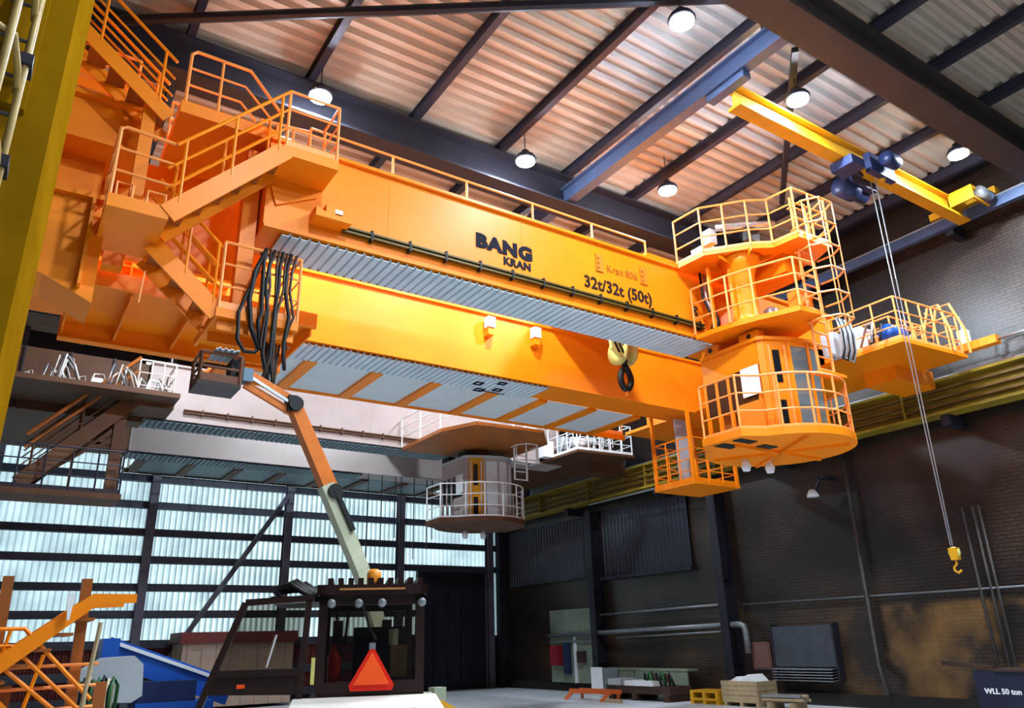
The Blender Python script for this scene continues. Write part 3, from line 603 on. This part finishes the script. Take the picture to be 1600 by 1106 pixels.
# upper walkway piece and top-left stair
uw = box('walkway', OR, c1, 1.15, 2.5, 10.0, 11.6, 9.0, 9.2)
MB().tube([(1.2, 10.02, 9.2), (1.2, 10.02, 10.05), (1.27, 10.02, 10.12), (2.05, 10.02, 10.12), (2.6, 10.02, 9.5)], .026).tube([(1.2, 10.02, 9.8), (2.0, 10.02, 9.8), (2.4, 10.02, 9.4)], .018).tube([(1.2, 10.02, 9.5), (1.95, 10.02, 9.5), (2.2, 10.02, 9.25)], .018).tube([(1.65, 10.02, 9.2), (1.65, 10.02, 10.12)], .022).build('railing', RL, c1)
railing(c1, [(1.2, 11.5, 9.2), (3.2, 11.5, 9.2)], RL, h=1.0, sp=.5)
railing(c1, [(2.5, 11.0, 9.05), (3.3, 10.9, 9.05)], RL, h=1.0, sp=.3)
stair_x(c1, -.95, 10.5, 1.02, 8.9, 10.0, 10.55, OR, .22, h=.9, mt=ORB)
railing(c1, [(-2.5, 10.6, 9.22), (.6, 10.6, 9.22)], RL, h=.85, sp=.75)
box('back_panel', OR, c1, -3, .9, 11.9, 12.0, 9.0, 10.6)
ctl = box('control_cabinet', SIL, c1, 2.55, 3.15, 11.1, 11.4, 9.1, 9.75)
for k in range(5): MB().tube([(1.0, 9.95-.0*k, 5.95+.0), (1.02, 9.95, 6.4)], .012).build('step_hook', RL, c1) if k == 0 else None
# drop cage below the far girder
cg = box('drop_cage', OR, c1, 14.5, 16.2, 13.45, 14.9, 5.42, 5.5)
railing(cg, [(14.55, 14.85, 5.5), (14.55, 13.5, 5.5), (16.15, 13.5, 5.5), (16.15, 14.85, 5.5), (14.55, 14.85, 5.5)], OR, h=1.15, sp=.5, joined=True, mids=3)
for x, y in ((14.55, 13.5), (16.15, 13.5), (14.55, 14.85), (16.15, 14.85)): box('hanger', OR, cg, x-.04, x+.04, y-.04, y+.04, 5.5, 7.5)
box('back_panel', LGR, cg, 15.0, 15.6, 14.4, 14.45, 5.7, 7.4)

# ---- left stair of the beige crane
S2 = ORB
stair_x(c2, .2, 5.5, 2.3, 7.75, 20.2, 20.9, BRN, .34, h=.95, mt=BRN)
box('landing', BRN, c2, 2.25, 3.2, 20.1, 21.2, 7.5, 7.7); railing(c2, [(2.3, 20.15, 7.7), (3.15, 20.15, 7.7), (3.15, 21.15, 7.7)], PB['rail'], h=1.0, sp=.3)
MB().tube([(.2, 20.15, 6.5), (2.3, 20.15, 8.75)], .045).tube([(.2, 20.15, 6.2), (2.3, 20.15, 8.4)], .03).build('handrail', ORB, c2)
box('leg', BRN, c2, 1.95, 2.2, 20.3, 20.6, 5.3, 7.6); box('platform', BRN, c2, -2, 2.3, 20.0, 21.2, 5.15, 5.28)
railing(c2, [(-2, 20.05, 5.28), (2.25, 20.05, 5.28), (2.25, 21.1, 5.28)], DRK, h=1.0, sp=.55)
for a, b in (((.3, 20.5, 5.4), (2.0, 20.5, 6.8)), ((1.2, 20.5, 5.3), (1.2, 20.5, 6.6)), ((1.2, 20.5, 6.6), (2.0, 20.5, 6.5))): MB().bar(a, b, .05, .07).build('brace', BRN, c2)
rk = random.Random(3)
for k in range(26):
    x = -.4+rk.random()*3.2; y = 19.5+rk.random()*1.6
    MB().tube([(x, y, 7.7), (x+.1, y, 8.0+rk.random()*.4), (x+.3, y+.1, 8.0+rk.random()*.3), (x+.45, y+.1, 7.75)], .024).build('hose', (WHT, SIL, PB['rail'])[k % 3], c2, True)
for k in range(5):
    x = .3+k*.5; box('equipment_box', (WHT, BEI, SIL)[k % 3], c2, x, x+.28, 20.6, 20.9, 7.75, 8.0+.1*(k % 3))
box('deck', BRN, c2, -3, 3.2, 19.4, 21.3, 7.6, 7.72)

for k in range(7):
    x = 10.6+k*.42+(k % 3)*.1; MB().tube([(x, 25.0, 7.45), (x, 25.0, 4.6+.35*(k % 4))], .018).build('hanging_wire', BLK, c2)
ec2 = box('end_carriage', BRN, c2, -3, 2.68, 21.35, 22.0, 7.4, 9.0)
box('cross_tie', BRN, c2, -1.5, .5, 22.0, 25.2, 7.4, 8.6); box('end_carriage', BRN, c2, -3, 2.88, 25.2, 26.0, 7.5, 9.0)
for x in (-1.2, -.2, .8, 1.8): box('stiffener', DRK, ec2, x, x+.05, 21.28, 21.35, 7.4, 9.0)
# ---- hook block on its own
_T=Matrix.Translation((0,0,-.1))
hk = thing('hook_block', 'pale yellow and black striped hook block hanging between the orange girders', 'hook', (11.5, 12.45, 7.15))
MB(_T).lathe((11.3, 12.45, 8.15), [(.1, 0), (.33, .02), (.33, .1), (.1, .12)], 24, 'x').build('sheave', PYL, hk, True)
MB(_T).lathe((11.62, 12.45, 8.15), [(.1, 0), (.3, .02), (.3, .1), (.1, .12)], 24, 'x').build('sheave', PYL, hk, True)
sd = MB(_T).prism([(10.95, 8.35), (11.25, 8.4), (11.5, 8.3), (11.4, 8.0), (11.2, 7.92), (10.98, 8.1)], 12.22, 12.3, 'y').build('side_plate', PYL, hk)
for k in range(3):
    x = 10.97+k*.13; MB(_T).prism([(x, 8.36), (x+.06, 8.37), (x+.24, 8.03), (x+.18, 8.02)], 12.2, 12.22, 'y').build('stripe', BLK, hk)
MB(_T).tube([(11.48, 12.4, 8.1), (11.48, 12.4, 7.8)], .07, 10).build('shank', BLK, hk, True)
hp = [(11.48+math.sin(a)*.16*(1-.35*max(0, math.cos(a))), 12.4, 7.5+math.cos(a)*.27) for a in [i*.35 for i in range(0, 17)]]
MB(_T).tube(hp, .075, 8).build('hook', BLK, hk, True); MB(_T).tube([(11.5, 12.4, 7.25), (11.5, 12.4, 7.05)], .05, 8).build('hook_tip', OR, hk, True)
for x in (11.3, 11.45, 11.65): MB(_T).tube([(x, 12.45, 8.45), (x, 12.45, 9.28)], .012).build('wire_rope', ROP, hk)

# ---- small yellow hoist crane under the roof
hc = thing('hoist_crane', 'small yellow single girder crane high under the roof', 'crane', (14, 7.4, 11.0))
box('web', YEL, hc, 10.15, 18.35, 7.38, 7.42, 11.08, 11.44); box('flange', YEL, hc, 10.15, 18.35, 7.26, 7.54, 11.02, 11.08); box('flange', YEL, hc, 10.15, 18.35, 7.26, 7.54, 11.44, 11.48)
box('end_truck', BLUS, hc, 9.94, 10.14, 6.95, 7.85, 11.36, 11.49)
box('end_truck', YEL, hc, 18.4, 18.62, 6.6, 8.2, 11.48, 11.66); box('end_frame', YEL, hc, 17.6, 18.3, 6.75, 6.8, 11.4, 11.5); box('end_frame', YEL, hc, 17.6, 18.3, 6.75, 6.8, 11.15, 11.2); box('end_frame', YEL, hc, 17.55, 17.6, 6.75, 7.3, 11.15, 11.5)
MB().lathe((17.75, 6.7, 11.35), [(.13, 0), (.13, .45), (.08, .55)], 14, 'x').build('drive_motor', SIL, hc, True)
ho = thing('electric_hoist', 'blue electric hoist trolley riding on the yellow hoist beam', 'hoist', (14.4, 7.4, 10.7))
box('trolley_frame', BLM if False else mat('hoist_blue', '22305a', .4, .1, c2='1a2548', scale=4), ho, 14.0, 14.9, 7.1, 7.24, 10.85, 11.3); HB = MATS['hoist_blue']
box('trolley_frame', HB, ho, 14.0, 14.9, 7.56, 7.7, 10.85, 11.3)
MB().lathe((13.95, 7.85, 10.85), [(.05, 0), (.22, .02), (.22, .5), (.15, .6), (.15, .9)], 18, 'x').build('drum', HB, ho, True)
MB().lathe((14.2, 6.9, 11.1), [(.14, 0), (.16, .05), (.16, .4), (.1, .5)], 16, 'x').build('motor', HB, ho, True)
box('control_box', HB, ho, 13.3, 13.75, 7.1, 7.6, 10.8, 11.0); MB().bar((13.7, 7.4, 10.95), (14.1, 7.4, 10.9), .08, .08).build('arm', DRK, ho)
MB().lathe((14.55, 7.15, 10.9), [(.05, 0), (.1, .04), (.1, .1), (.05, .14)], 14, 'y').build('wheel', YEL, ho, True)
for dx in (0, .12): MB().tube([(14.4-dx*.2, 7.4-dx, 10.85), (14.36, 7.4-dx*.3, 3.2)], .012).build('wire_rope', SIL, ho)
hb = thing('small_hook', 'small yellow hook block at the end of the thin hoist ropes', 'hook', (14.36, 7.38, 2.72))
MB().lathe((14.33, 7.36, 3.08), [(.03, 0), (.1, .01), (.1, .06), (.03, .07)], 16, 'x').build('sheave', PYL, hb, True)
MB().prism([(7.28, 3.16), (7.44, 3.16), (7.42, 2.95), (7.3, 2.95)], 14.31, 14.42, 'x').build('block', YEL, hb)
MB().tube([(14.36, 7.36, 2.95), (14.36, 7.36, 2.88), (14.36, 7.42, 2.83), (14.36, 7.42, 2.77), (14.36, 7.36, 2.73), (14.36, 7.3, 2.77)], .022, 8).build('hook', YEL, hb, True)

# ================================================================== foreground
# yellow box column at the left edge with hooped ladder
yc = thing('box_column', 'tall olive yellow box column at the left edge', 'column', (-.5, 5.8, 0))
MB().prism([(-.17, 5.5), (-.085, 6.3), (-.85, 6.45), (-.95, 5.35)], 0, 11.4).build('shaft', OLV, yc)
MB().prism([(-.5, 5.36), (-.34, 5.4), (-.34, 5.48), (-.5, 5.46)], 5.3, 9).build('cover_strip', OLV, yc)
for z in (3.2, 3.6): box('plate', DRK, yc, -.4, -.22, 5.38, 5.42, z, z+.2)
hl = thing('hooped_ladder', 'dull yellow hooped ladder left of the olive column', 'ladder', (-.7, 4.8, 3))
LYE = mat('ladder_cream', 'b59a5a', .45, c2='8e7440', scale=5)
for k in range(5):
    z = 3.55+k*.62
    MB().tube([(-.95, 4.75, z), (-.62, 4.72, z+.03), (-.44, 4.78, z), (-.4, 5.0, z-.08), (-.4, 5.25, z-.1)], .022, 8).build('hoop', LYE, hl, True)
for x, y in ((-.46, 4.75), (-.66, 4.7), (-.38, 5.2)): MB().tube([(x, y, 3.2), (x, y, 7.6)], .024, 8).build('stile', LYE, hl, True)
for k in range(10): MB().tube([(-.85, 5.2, 3.3+k*.3), (-.38, 5.2, 3.3+k*.3)], .014).build('rung', PID, hl)
for k in range(4): box('clamp', DRK, hl, -.42, -.34, 5.15, 5.34, 3.9+k*.8, 3.98+k*.8)

# forklift truck seen from behind
TF = Matrix.Translation((2.65, 6.3, 0)) @ Matrix.Rotation(math.radians(-22), 4, 'Z')
fk = thing('forklift', 'dark brown forklift cab with orange warning triangle seen from behind', 'forklift', (2.9, 7.0, 0))
def fb(name, m, *a, par=None, **k): return MB(TF).box(*a).build(name, m, par or fk, **k)
cf = MB(TF)
for x in (-.34, .46):
    for y in (0, 1.35): cf.box(x, x+.07, y, y+.07, 1.4, 2.22)
cf.box(-.34, .53, 0, 1.42, 1.3, 1.44).box(-.34, .53, 0, .06, 2.12, 2.22).box(-.34, .53, 1.36, 1.42, 2.12, 2.22).box(-.27, .46, -.01, .05, 1.44, 1.53)
cf.build('cab_frame', DBR, fk)
rf = MB(TF).box(-.36, .55, -.06, 0, 2.2, 2.28).box(-.36, -.3, -.06, 1.5, 2.2, 2.28).box(.49, .55, -.06, 1.5, 2.2, 2.28).build('roof_frame', DBR, fk)
for k in range(10):
    x = -.28+k*.083; MB(TF).box(x, x+.045, -.02, 1.48, 2.28, 2.335).build('roof_slat', DBR, rf)
fb('roof_strip', mat('amber_strip', 'c98a4e', .3, .3), -.18, .36, -.075, -.06, 2.235, 2.25, par=rf)
GLS = bpy.data.materials.new('cab_glass'); GLS.use_nodes = True
_n = GLS.node_tree; _p = _n.nodes['Principled BSDF']; _p.inputs['Base Color'].default_value = lin('8c8a80'); _p.inputs['Roughness'].default_value = .04; _p.inputs['Transmission Weight'].default_value = .0
_t = _n.nodes.new('ShaderNodeBsdfTransparent'); _t.inputs[0].default_value = (.62, .6, .55, 1); _g = _n.nodes.new('ShaderNodeBsdfGlossy'); _g.inputs['Roughness'].default_value = .03; _m = _n.nodes.new('ShaderNodeMixShader'); _m.inputs[0].default_value = .12
_n.links.new(_t.outputs[0], _m.inputs[1]); _n.links.new(_g.outputs[0], _m.inputs[2]); _n.links.new(_m.outputs[0], _n.nodes['Material Output'].inputs[0])
fb('rear_window', GLS, -.27, .46, .02, .03, 1.53, 2.12)
MB(TF).prism([(-.06, 1.46), (.27, 1.46), (.285, 1.5), (.125, 1.77), (.085, 1.77), (-.075, 1.5)], -.05, -.035, 'y').build('warning_triangle', FLR, fk, label='red and orange slow vehicle triangle')
MB(TF).prism([(-.04, 1.505), (.25, 1.505), (.105, 1.75)], -.058, -.05, 'y').build('triangle_centre', FLG, fk)
fb('triangle_bracket', PIP, .08, .13, -.04, 0, 1.75, 1.82)
MB(TF).lathe((.1, .05, 2.28), [(.05, 0), (.06, .03), (.06, .1), (.035, .13)], 14).build('beacon', AMB, fk, True)
for x in (-.02, .17, .5, -.24): MB(TF).lathe((x, -.1, 2.13), [(.02, 0), (.035, .01), (.035, .05), (.02, .07)], 14, 'y').build('work_lamp', PIP, fk, True)
# inside the cab
st = fb('seat', BLK, -.05, .4, .35, .5, 1.2, 1.95); fb('seat_cushion', BLK, -.1, .42, .4, .85, 1.2, 1.45, par=st)
MB(TF).lathe((-.2, .2, 1.5), [(.05, 0), (.055, .02), (.055, .22), (.02, .27), (.02, .31)], 12).build('fire_extinguisher', FLR, fk, True)
fb('document_tray', WOOD, .26, .4, .12, .2, 1.55, 1.8); fb('cup', PGR, .25, .33, .25, .33, 1.8, 1.93)
MB(TF).tube([(.02, .3, 2.15), (.08, .28, 1.95), (.14, .26, 1.85)], .012).build('wiper_arm', SIL, fk); MB(TF).tube([(-.2, .15, 2.1), (-.18, .15, 1.9), (-.12, .15, 1.8), (-.1, .15, 2.08)], .014).build('cable', RST, fk)
MB(TF).tube([(.1, 1.2, 1.5), (.05, 1.0, 1.75)], .02).lathe((.05, 1.0, 1.75), [(.17, 0), (.19, .01), (.17, .02)], 18).build('steering_wheel', BLK, fk, True)
# open door on the left
dr = MB(TF)
P_ = lambda x, z: (x, -.02, z)
for a, b_ in (((-.92, 2.15), (-.38, 2.18)), ((-.92, 2.15), (-1.12, 1.6)), ((-1.12, 1.6), (-1.26, 1.2)), ((-.42, 2.17), (-.46, 1.3)), ((-1.1, 1.62), (-.46, 1.62))): dr.bar(P_(*a), P_(*b_), .05, .055, (0, 1, 0))
do = dr.build('door_frame', DBR, fk)
MB(TF).prism([(-1.1, 1.6), (-.47, 1.6), (-.47, 1.45), (-1.14, 1.47)], -.03, .0, 'y').build('door_panel', DBR, do)
MB(TF).prism([(-1.09, 1.64), (-.48, 1.64), (-.45, 2.14), (-.9, 2.13)], -.012, -.006, 'y').build('door_glass', GLS, do)
fb('reflector', FLG, -.93, -.87, -.045, -.03, 1.51, 1.54, par=do); MB(TF).tube([(-.72, -.05, 1.66), (-.66, -.06, 1.9)], .012).build('grab_handle', SIL, do)
for k in range(7): MB(TF).tube([(-.42+k*.03, .2+k*.1, 2.2), (-.6+k*.02, .25+k*.1, 2.31+.02*(k % 3)), (-.75, .4+k*.08, 2.28), (-.7, .9, 2.2)], .025).build('hydraulic_hose', BLK, fk, True)
fb('roof_side', BLK, -.75, -.34, .2, 1.3, 2.16, 2.21)
fb('step_post', RST, -.37, -.33, -.02, .05, .5, 1.45); fb('yellow_stripe', PYL, -.375, -.345, -.03, -.022, 1.52, 1.72)
# body, counterweight, wheels
MB(TF).prism([(-1.15, .6), (-1.15, 1.2), (-.95, 1.33), (-.1, 1.42), (0, 1.42), (0, .5), (-1.0, .5)], -.5, .62, 'x').build('counterweight', mat('cream_white', 'e6e0d8', .45, c2='d8d0c6', scale=3), fk)
MB(TF).tube([(-.4, -.7, 1.375), (-.1, -.78, 1.37), (.4, -.8, 1.37)], .006).build('hood_seam', DRK, fk)
fb('chassis', DBR, -.5, .62, 0, 1.75, .5, 1.32)
for x in (-.62, .5):
    for y in (-.6, 1.3): MB(TF).lathe((x, y, .45), [(.2, 0), (.43, .03), (.45, .08), (.45, .2), (.43, .25), (.2, .28)], 24, 'x').build('wheel', BLK, fk, True)
for x in (-.25, .25): MB(TF).box(x, x+.1, 1.78, 1.86, .3, 2.05).build('mast', DBR, fk)

# boom lift with orange arm
TB = Matrix.Translation((0, 0, .126)) @ Matrix.Scale(.93, 4)
bl = thing('boom_lift', 'boom lift with orange upper arm raised behind the forklift', 'boom lift', (4.5, 9.3, 0))
MB(TB).bar((4.18, 10, 2.75), (3.62, 10, 3.85), .18, .2, (0, 1, 0)).bar((4.85, 10, 1.0), (4.18, 10, 2.75), .18, .2, (0, 1, 0)).build('lower_boom', PGR, bl)
MB(TB).bar((3.72, 9.9, 3.78), (4.0, 9.9, 3.25), .06, .09, (0, 1, 0)).lathe((3.72, 9.86, 3.76), [(.1, 0), (.1, .3)], 14, 'y').build('boom_joint', BLK, bl)
MB(TB).bar((3.66, 10, 3.8), (3.12, 10, 4.86), .16, .19, (0, 1, 0)).bar((3.76, 10, 3.86), (3.2, 10, 4.9), .05, .06, (0, 1, 0)).build('upper_boom', BOM, bl)
MB(TB).lathe((3.1, 9.86, 4.9), [(.1, 0), (.1, .28)], 14, 'y').box(3.0, 3.12, 9.9, 10.1, 4.8, 5.02).build('jib_joint', BLK, bl)
for dz, n_ in ((.08, 'jib_arm'), (-.1, 'jib_arm')): MB(TB).bar((3.08, 10, 4.9+dz), (2.42, 10, 5.2+dz), .09, .07, (0, 1, 0)).build(n_, BOM, bl)
MB(TB).bar((3.0, 9.93, 4.93), (2.45, 9.93, 5.2), .03, .04).build('jib_ram', SIL, bl)
bk = thing_part('basket', bl, (1.95, 9.3, 4.73))
MB(TB).box(1.78, 2.32, 9.75, 10.25, 4.95, 5.0).build('floor', DBR, bk)
railing(bk, [TB @ Vector(p) for p in ((1.8, 9.77, 5.0), (2.3, 9.77, 5.0), (2.3, 10.23, 5.0), (1.8, 10.23, 5.0), (1.8, 9.77, 5.0))], mat('basket_brown', '6a3c24', .5), h=.36, sp=.35, joined=True, mids=1)
MB(TB).box(2.2, 2.36, 9.85, 10.15, 5.1, 5.38).build('control_console', BLK, bk); MB(TB).box(2.36, 2.5, 9.9, 10.1, 5.12, 5.3).build('gearbox', mat('blue_grey', '5f7484', .4, .3), bk)
MB(TB).corr(1.95, 2.25, 9.7, 10.2, 5.42, .07, .02).build('loaded_sheet', GRY, bk)
box('chassis', PGR, bl, 3.4, 4.75, 8.85, 9.85, .4, .8); box('turret', PGR, bl, 3.9, 4.72, 8.95, 9.75, .8, 1.25)
for x in (3.65, 4.45):
    for y in (8.7, 9.75): MB().lathe((x, y, .4), [(.2, 0), (.4, .02), (.4, .2), (.2, .22)], 20, 'y').build('wheel', BLK, bl, True)

# blue boom lift parked at the lower left
bu = thing('blue_boom_lift', 'blue boom lift with light grey hood parked at the lower left', 'boom lift', (1.5, 8, 0))
MB().bar((1.0, 8.2, 1.83), (2.1, 8.1, 1.42), .2, .22).build('boom', BLM, bu)
MB().bar((1.02, 8.09, 1.9), (2.1, 7.99, 1.5), .03, .03).build('boom_rail', WHT, bu); box('boom_end', BLM, bu, .96, 1.1, 8.05, 8.35, 1.72, 1.92)
MB().prism([(.78, 1.66), (.95, 1.76), (1.18, 1.77), (1.26, 1.7), (1.28, 1.45), (1.2, 1.4), (.8, 1.42)], 7.7, 8.0, 'y').build('hood', LGR, bu)
box('body', BLM, bu, 1.25, 1.9, 7.8, 8.3, .5, 1.38); box('turret', mat('navy_machine', '152347', .4), bu, 1.2, 1.75, 7.85, 8.3, 1.3, 1.55)
for x in (1.0, 2.0): MB().lathe((x, 7.7, .4), [(.2, 0), (.4, .02), (.4, .2), (.2, .22)], 20, 'y').build('wheel', BLK, bu, True)
for k in range(8):
    x = .74+k*.035; MB().tube([(x+.03, 7.45, 1.1), (x, 7.42, 1.5), (x+.02, 7.42, 1.6+.012*(k % 3)), (x+.06, 7.45, 1.55), (x+.05, 7.45, 1.1)], .014).build('hose', (GRN, BLK, mat('cream_hose', 'c8c3a0', .5), GRN)[k % 4], bu, True)
rc = thing('red_container', 'dusty red topped beige container by the back wall', 'container', (6.4, 28.4, 0))
box('body', mat('beige_cladding', 'a8917e', .6, c2='957f6e', scale=2), rc, 5.6, 9.2, 27.6, 29.2, .1, 2.0); box('roof', RED, rc, 5.5, 9.3, 27.5, 29.3, 2.0, 2.35)
for k in range(8): box('rib', mat('beige_cladding', 'a8917e'), rc, 5.75+k*.45, 5.8+k*.45, 27.56, 27.6, .1, 2.0)

# orange stair lying in the foreground, lower left
os_ = thing('spare_stair', 'loose orange crane stair standing on the floor at lower left', 'stair', (.6, 6.6, 0))
MB().prism([(.15, 1.56), (.15, 1.66), (.66, 2.09), (.72, 2.13), (.95, 2.14), (.95, 2.2), (.66, 2.2), (.0, 1.68), (-.3, 1.4), (-.2, 1.3)], 6.45, 6.49, 'y').build('stringer', OR, os_)
MB().prism([(.15, 1.56), (.15, 1.66), (.66, 2.09), (.72, 2.13), (.95, 2.14), (.95, 2.2), (.66, 2.2), (.0, 1.68), (-.3, 1.4), (-.2, 1.3)], 7.05, 7.09, 'y').build('stringer', OR, os_)
for x, z in ((.56, 2.32), (.06, 2.33)): MB().bar((x+.12, 6.7, 0), (x+.07, 6.7, z), .07, .07, (0, 1, 0)).build('post', ORB, os_)
MB().bar((.1, 6.55, 1.6), (.5, 6.55, 1.2), .05, .1, (0, 1, 0)).build('lower_stringer', OR, os_)
for dx, dz in ((0, 0), (.02, -.11), (.04, -.22)):
    MB().tube([(-.3+dx, 6.52, 1.97+dz), (.28-dx*3, 6.52, 1.97+dz), (.75-dx*3, 6.52, 1.5+dz*.6)], .016).build('handrail', OR, os_)
for x, a in ((.05, 1.97), (.2, 1.97), (.42, 1.8)): MB().tube([(x, 6.52, a), (x-.12, 6.52, 1.2)], .014).build('rail_post', OR, os_)
for z in (1.72, 1.58, 1.44): MB().tube([(.2, 6.6, z), (.78, 6.6, z+.01)], .013).build('rail', RL, os_)
MB().tube([(.72, 6.3, 2.0), (.66, 6.3, 1.2)], .016).build('broom_handle', WOOD, os_)
for k in range(6): box('tread', ORB, os_, -.05+k*.12, .1+k*.12, 6.5, 7.05, 1.52+k*.1, 1.54+k*.1)
MB().prism([(.49, 2.2), (.545, 2.2), (.53, 2.02), (.515, 2.02)], 6.4, 6.42, 'y').build('white_tag', WHT, os_)
for x in (.2, .8): box('support', ORB, os_, x, x+.08, 6.8, 6.88, 0, 1.6)

# ================================================================== things along the right wall
lb = thing('lifting_beam', 'dark navy lifting beam with a load marking at the right edge', 'lifting beam', (16.8, 7.3, 0))
NV2 = mat('navy_beam', '1b2036', .45, c2='151a2c', scale=2)
box('body', NV2, lb, 16.5, 17.0, 6.0, 8.62, .3, 1.02); box('top_edge', RST, lb, 16.45, 17.05, 6.0, 8.2, 1.02, 1.07)
MB().bar((16.7, 8.3, 1.06), (16.7, 9.3, 1.16), .1, .08).build('lifting_arm', RST, lb)
for y in (6.3, 8.3): box('foot', RST, lb, 16.4, 17.1, y-.1, y+.1, 0, .3)
text('WLL 50 ton', (16.49, 8.46, .62), .135, WHT, lb, 1.0, .004, (math.pi/2, 0, -math.pi/2))
cr = thing('wooden_crate', 'pale wooden crate with white sheets heaped on top', 'crate', (17.8, 15.5, 0))
for k in range(4): box('board', WOOD, cr, 17.5, 17.54, 14.85, 16.1, .16+k*.12, .27+k*.12)
for y in (14.85, 16.06): 
    for k in range(4): box('board', WOOD, cr, 17.54, 18.3, y, y+.04, .16+k*.12, .27+k*.12)
box('base', WOOD, cr, 17.5, 18.3, 14.85, 16.1, .1, .16)
for y in (14.9, 15.45, 16.0): box('skid', WOOD, cr, 17.5, 18.3, y-.05, y+.05, 0, .1)
MB().prism([(15.9, .6), (15.6, .74), (15.5, .66), (15.2, .8), (15.0, .62)], 17.6, 18.2, 'x').build('wrapping', WHT, cr)
bs = thing('bar_bundle', 'bundle of silver bars on blocks beside the wooden crate', 'bars', (17.8, 14.1, 0))
for k in range(8): MB().tube([(17.55+.1*(k % 4), 13.5+.05*(k % 3), .22+.09*(k//4)), (17.55+.1*(k % 4), 14.75, .2+.09*(k//4))], .04, 7).build('bar', SIL if k % 3 else WOOD, bs)
for y in (13.8, 14.5): box('block', WOOD, bs, 17.45, 18.0, y-.06, y+.06, 0, .16)
yp = thing('yellow_pallet', 'yellow steel pallet box on the floor left of the crate', 'pallet', (17.8, 16.8, 0))
box('deck', YEL, yp, 17.5, 18.2, 16.25, 17.3, .3, .36)
for y in (16.3, 16.78, 17.25): box('leg', YEL, yp, 17.5, 18.2, y-.06, y+.06, 0, .3)
box('rail', YEL, yp, 17.48, 17.52, 16.25, 17.3, .1, .16)
mb = thing('steel_frame', 'rusty steel machine frame with white covers on the floor', 'frame', (17.6, 19.4, 0))
box('bed', RST, mb, 17.3, 18.2, 17.9, 20.8, .2, .42); box('cover', WHT, mb, 17.28, 18.0, 18.6, 19.9, .42, .56); box('cover', LGR, mb, 17.3, 18.0, 20.1, 20.7, .42, .6)
for y in (18.1, 19.5, 20.6): box('foot', RST, mb, 17.3, 18.2, y-.1, y+.1, 0, .2)
for k in range(7):
    y = 18.0+k*.18; MB().tube([(17.6, y, .42), (17.55, y+.1, .7+.06*(k % 3)), (17.7, y+.3, .75), (17.8, y+.4, .42)], .04).build('hose', (BLK, RST, GRN)[k % 3], mb, True)
wp = thing('white_panel', 'upright white sheet and grey mesh panel behind the orange stand', 'panel', (17.9, 21.8, 0))
box('sheet', WHT, wp, 17.9, 17.95, 21.7, 22.3, .02, .9); box('mesh_panel', PIP, wp, 17.9, 17.94, 20.9, 21.6, .02, .88)
od = thing('orange_stand', 'low orange trestle stand lying on the pale floor', 'stand', (16.6, 20.5, 0))
FO = mat('faded_orange', 'd8652a', .5, c2='c05422', scale=4)
box('rail', FO, od, 16.4, 16.5, 19.6, 21.6, .2, .32); box('rail', FO, od, 16.8, 16.9, 19.6, 21.6, .2, .32)
for y in (19.7, 21.5): MB().bar((16.3, y+.2, 0), (16.45, y, .22), .1, .1).build('leg', FO, od); MB().bar((17.0, y+.2, 0), (16.85, y, .22), .1, .1).build('leg', FO, od)
box('plank', WOOD, od, 16.3, 16.4, 19.0, 19.7, 0, .1)
gb = thing('grey_bench', 'long pale green bench along the wall behind the machine frame', 'bench', (18.6, 20.4, 0))
box('top', PG, gb, 18.4, 18.85, 18.2, 22.3, .8, .86)
for k in range(5): box('front_panel', PG, gb, 18.42, 18.46, 18.25+k*.81, 19.0+k*.81, .02, .8)
ym = thing('yellow_machine', 'small yellow machine with a grey box just right of the hood', 'machine', (6.0, 11.0, 0))
MB().prism([(5.2, .7), (5.4, .98), (6.0, 1.0), (6.3, .85), (6.4, .6), (6.3, .3), (5.3, .3)], 11, 11.7, 'y').build('body', YEL, ym)
MB().tube([(5.5, 11.2, 1.0), (5.7, 11.2, 1.06), (6.0, 11.2, 1.12)], .03).build('arm', SIL, ym); box('head_box', PG, ym, 5.9, 6.1, 11.1, 11.3, 1.0, 1.18)
for x in (5.5, 6.1): MB().lathe((x, 10.9, .3), [(.1, 0), (.3, .02), (.3, .15), (.1, .18)], 18, 'y').build('wheel', BLK, ym, True)

wf = thing('wall_floodlight', 'small white floodlight on a dark bracket below the runway beam', 'floodlight', (18.8, 12.9, 5.3))
box('bracket', DRK, wf, 18.6, 19.19, 12.6, 12.75, 5.75, 5.85); MB().bar((18.65, 12.68, 5.8), (18.65, 12.95, 5.45), .1, .06).build('arm', DRK, wf)
MB().lathe((18.6, 13.0, 5.3), [(.16, 0), (.16, .05), (.08, .2)], 14).build('reflector', WHT, wf, True)
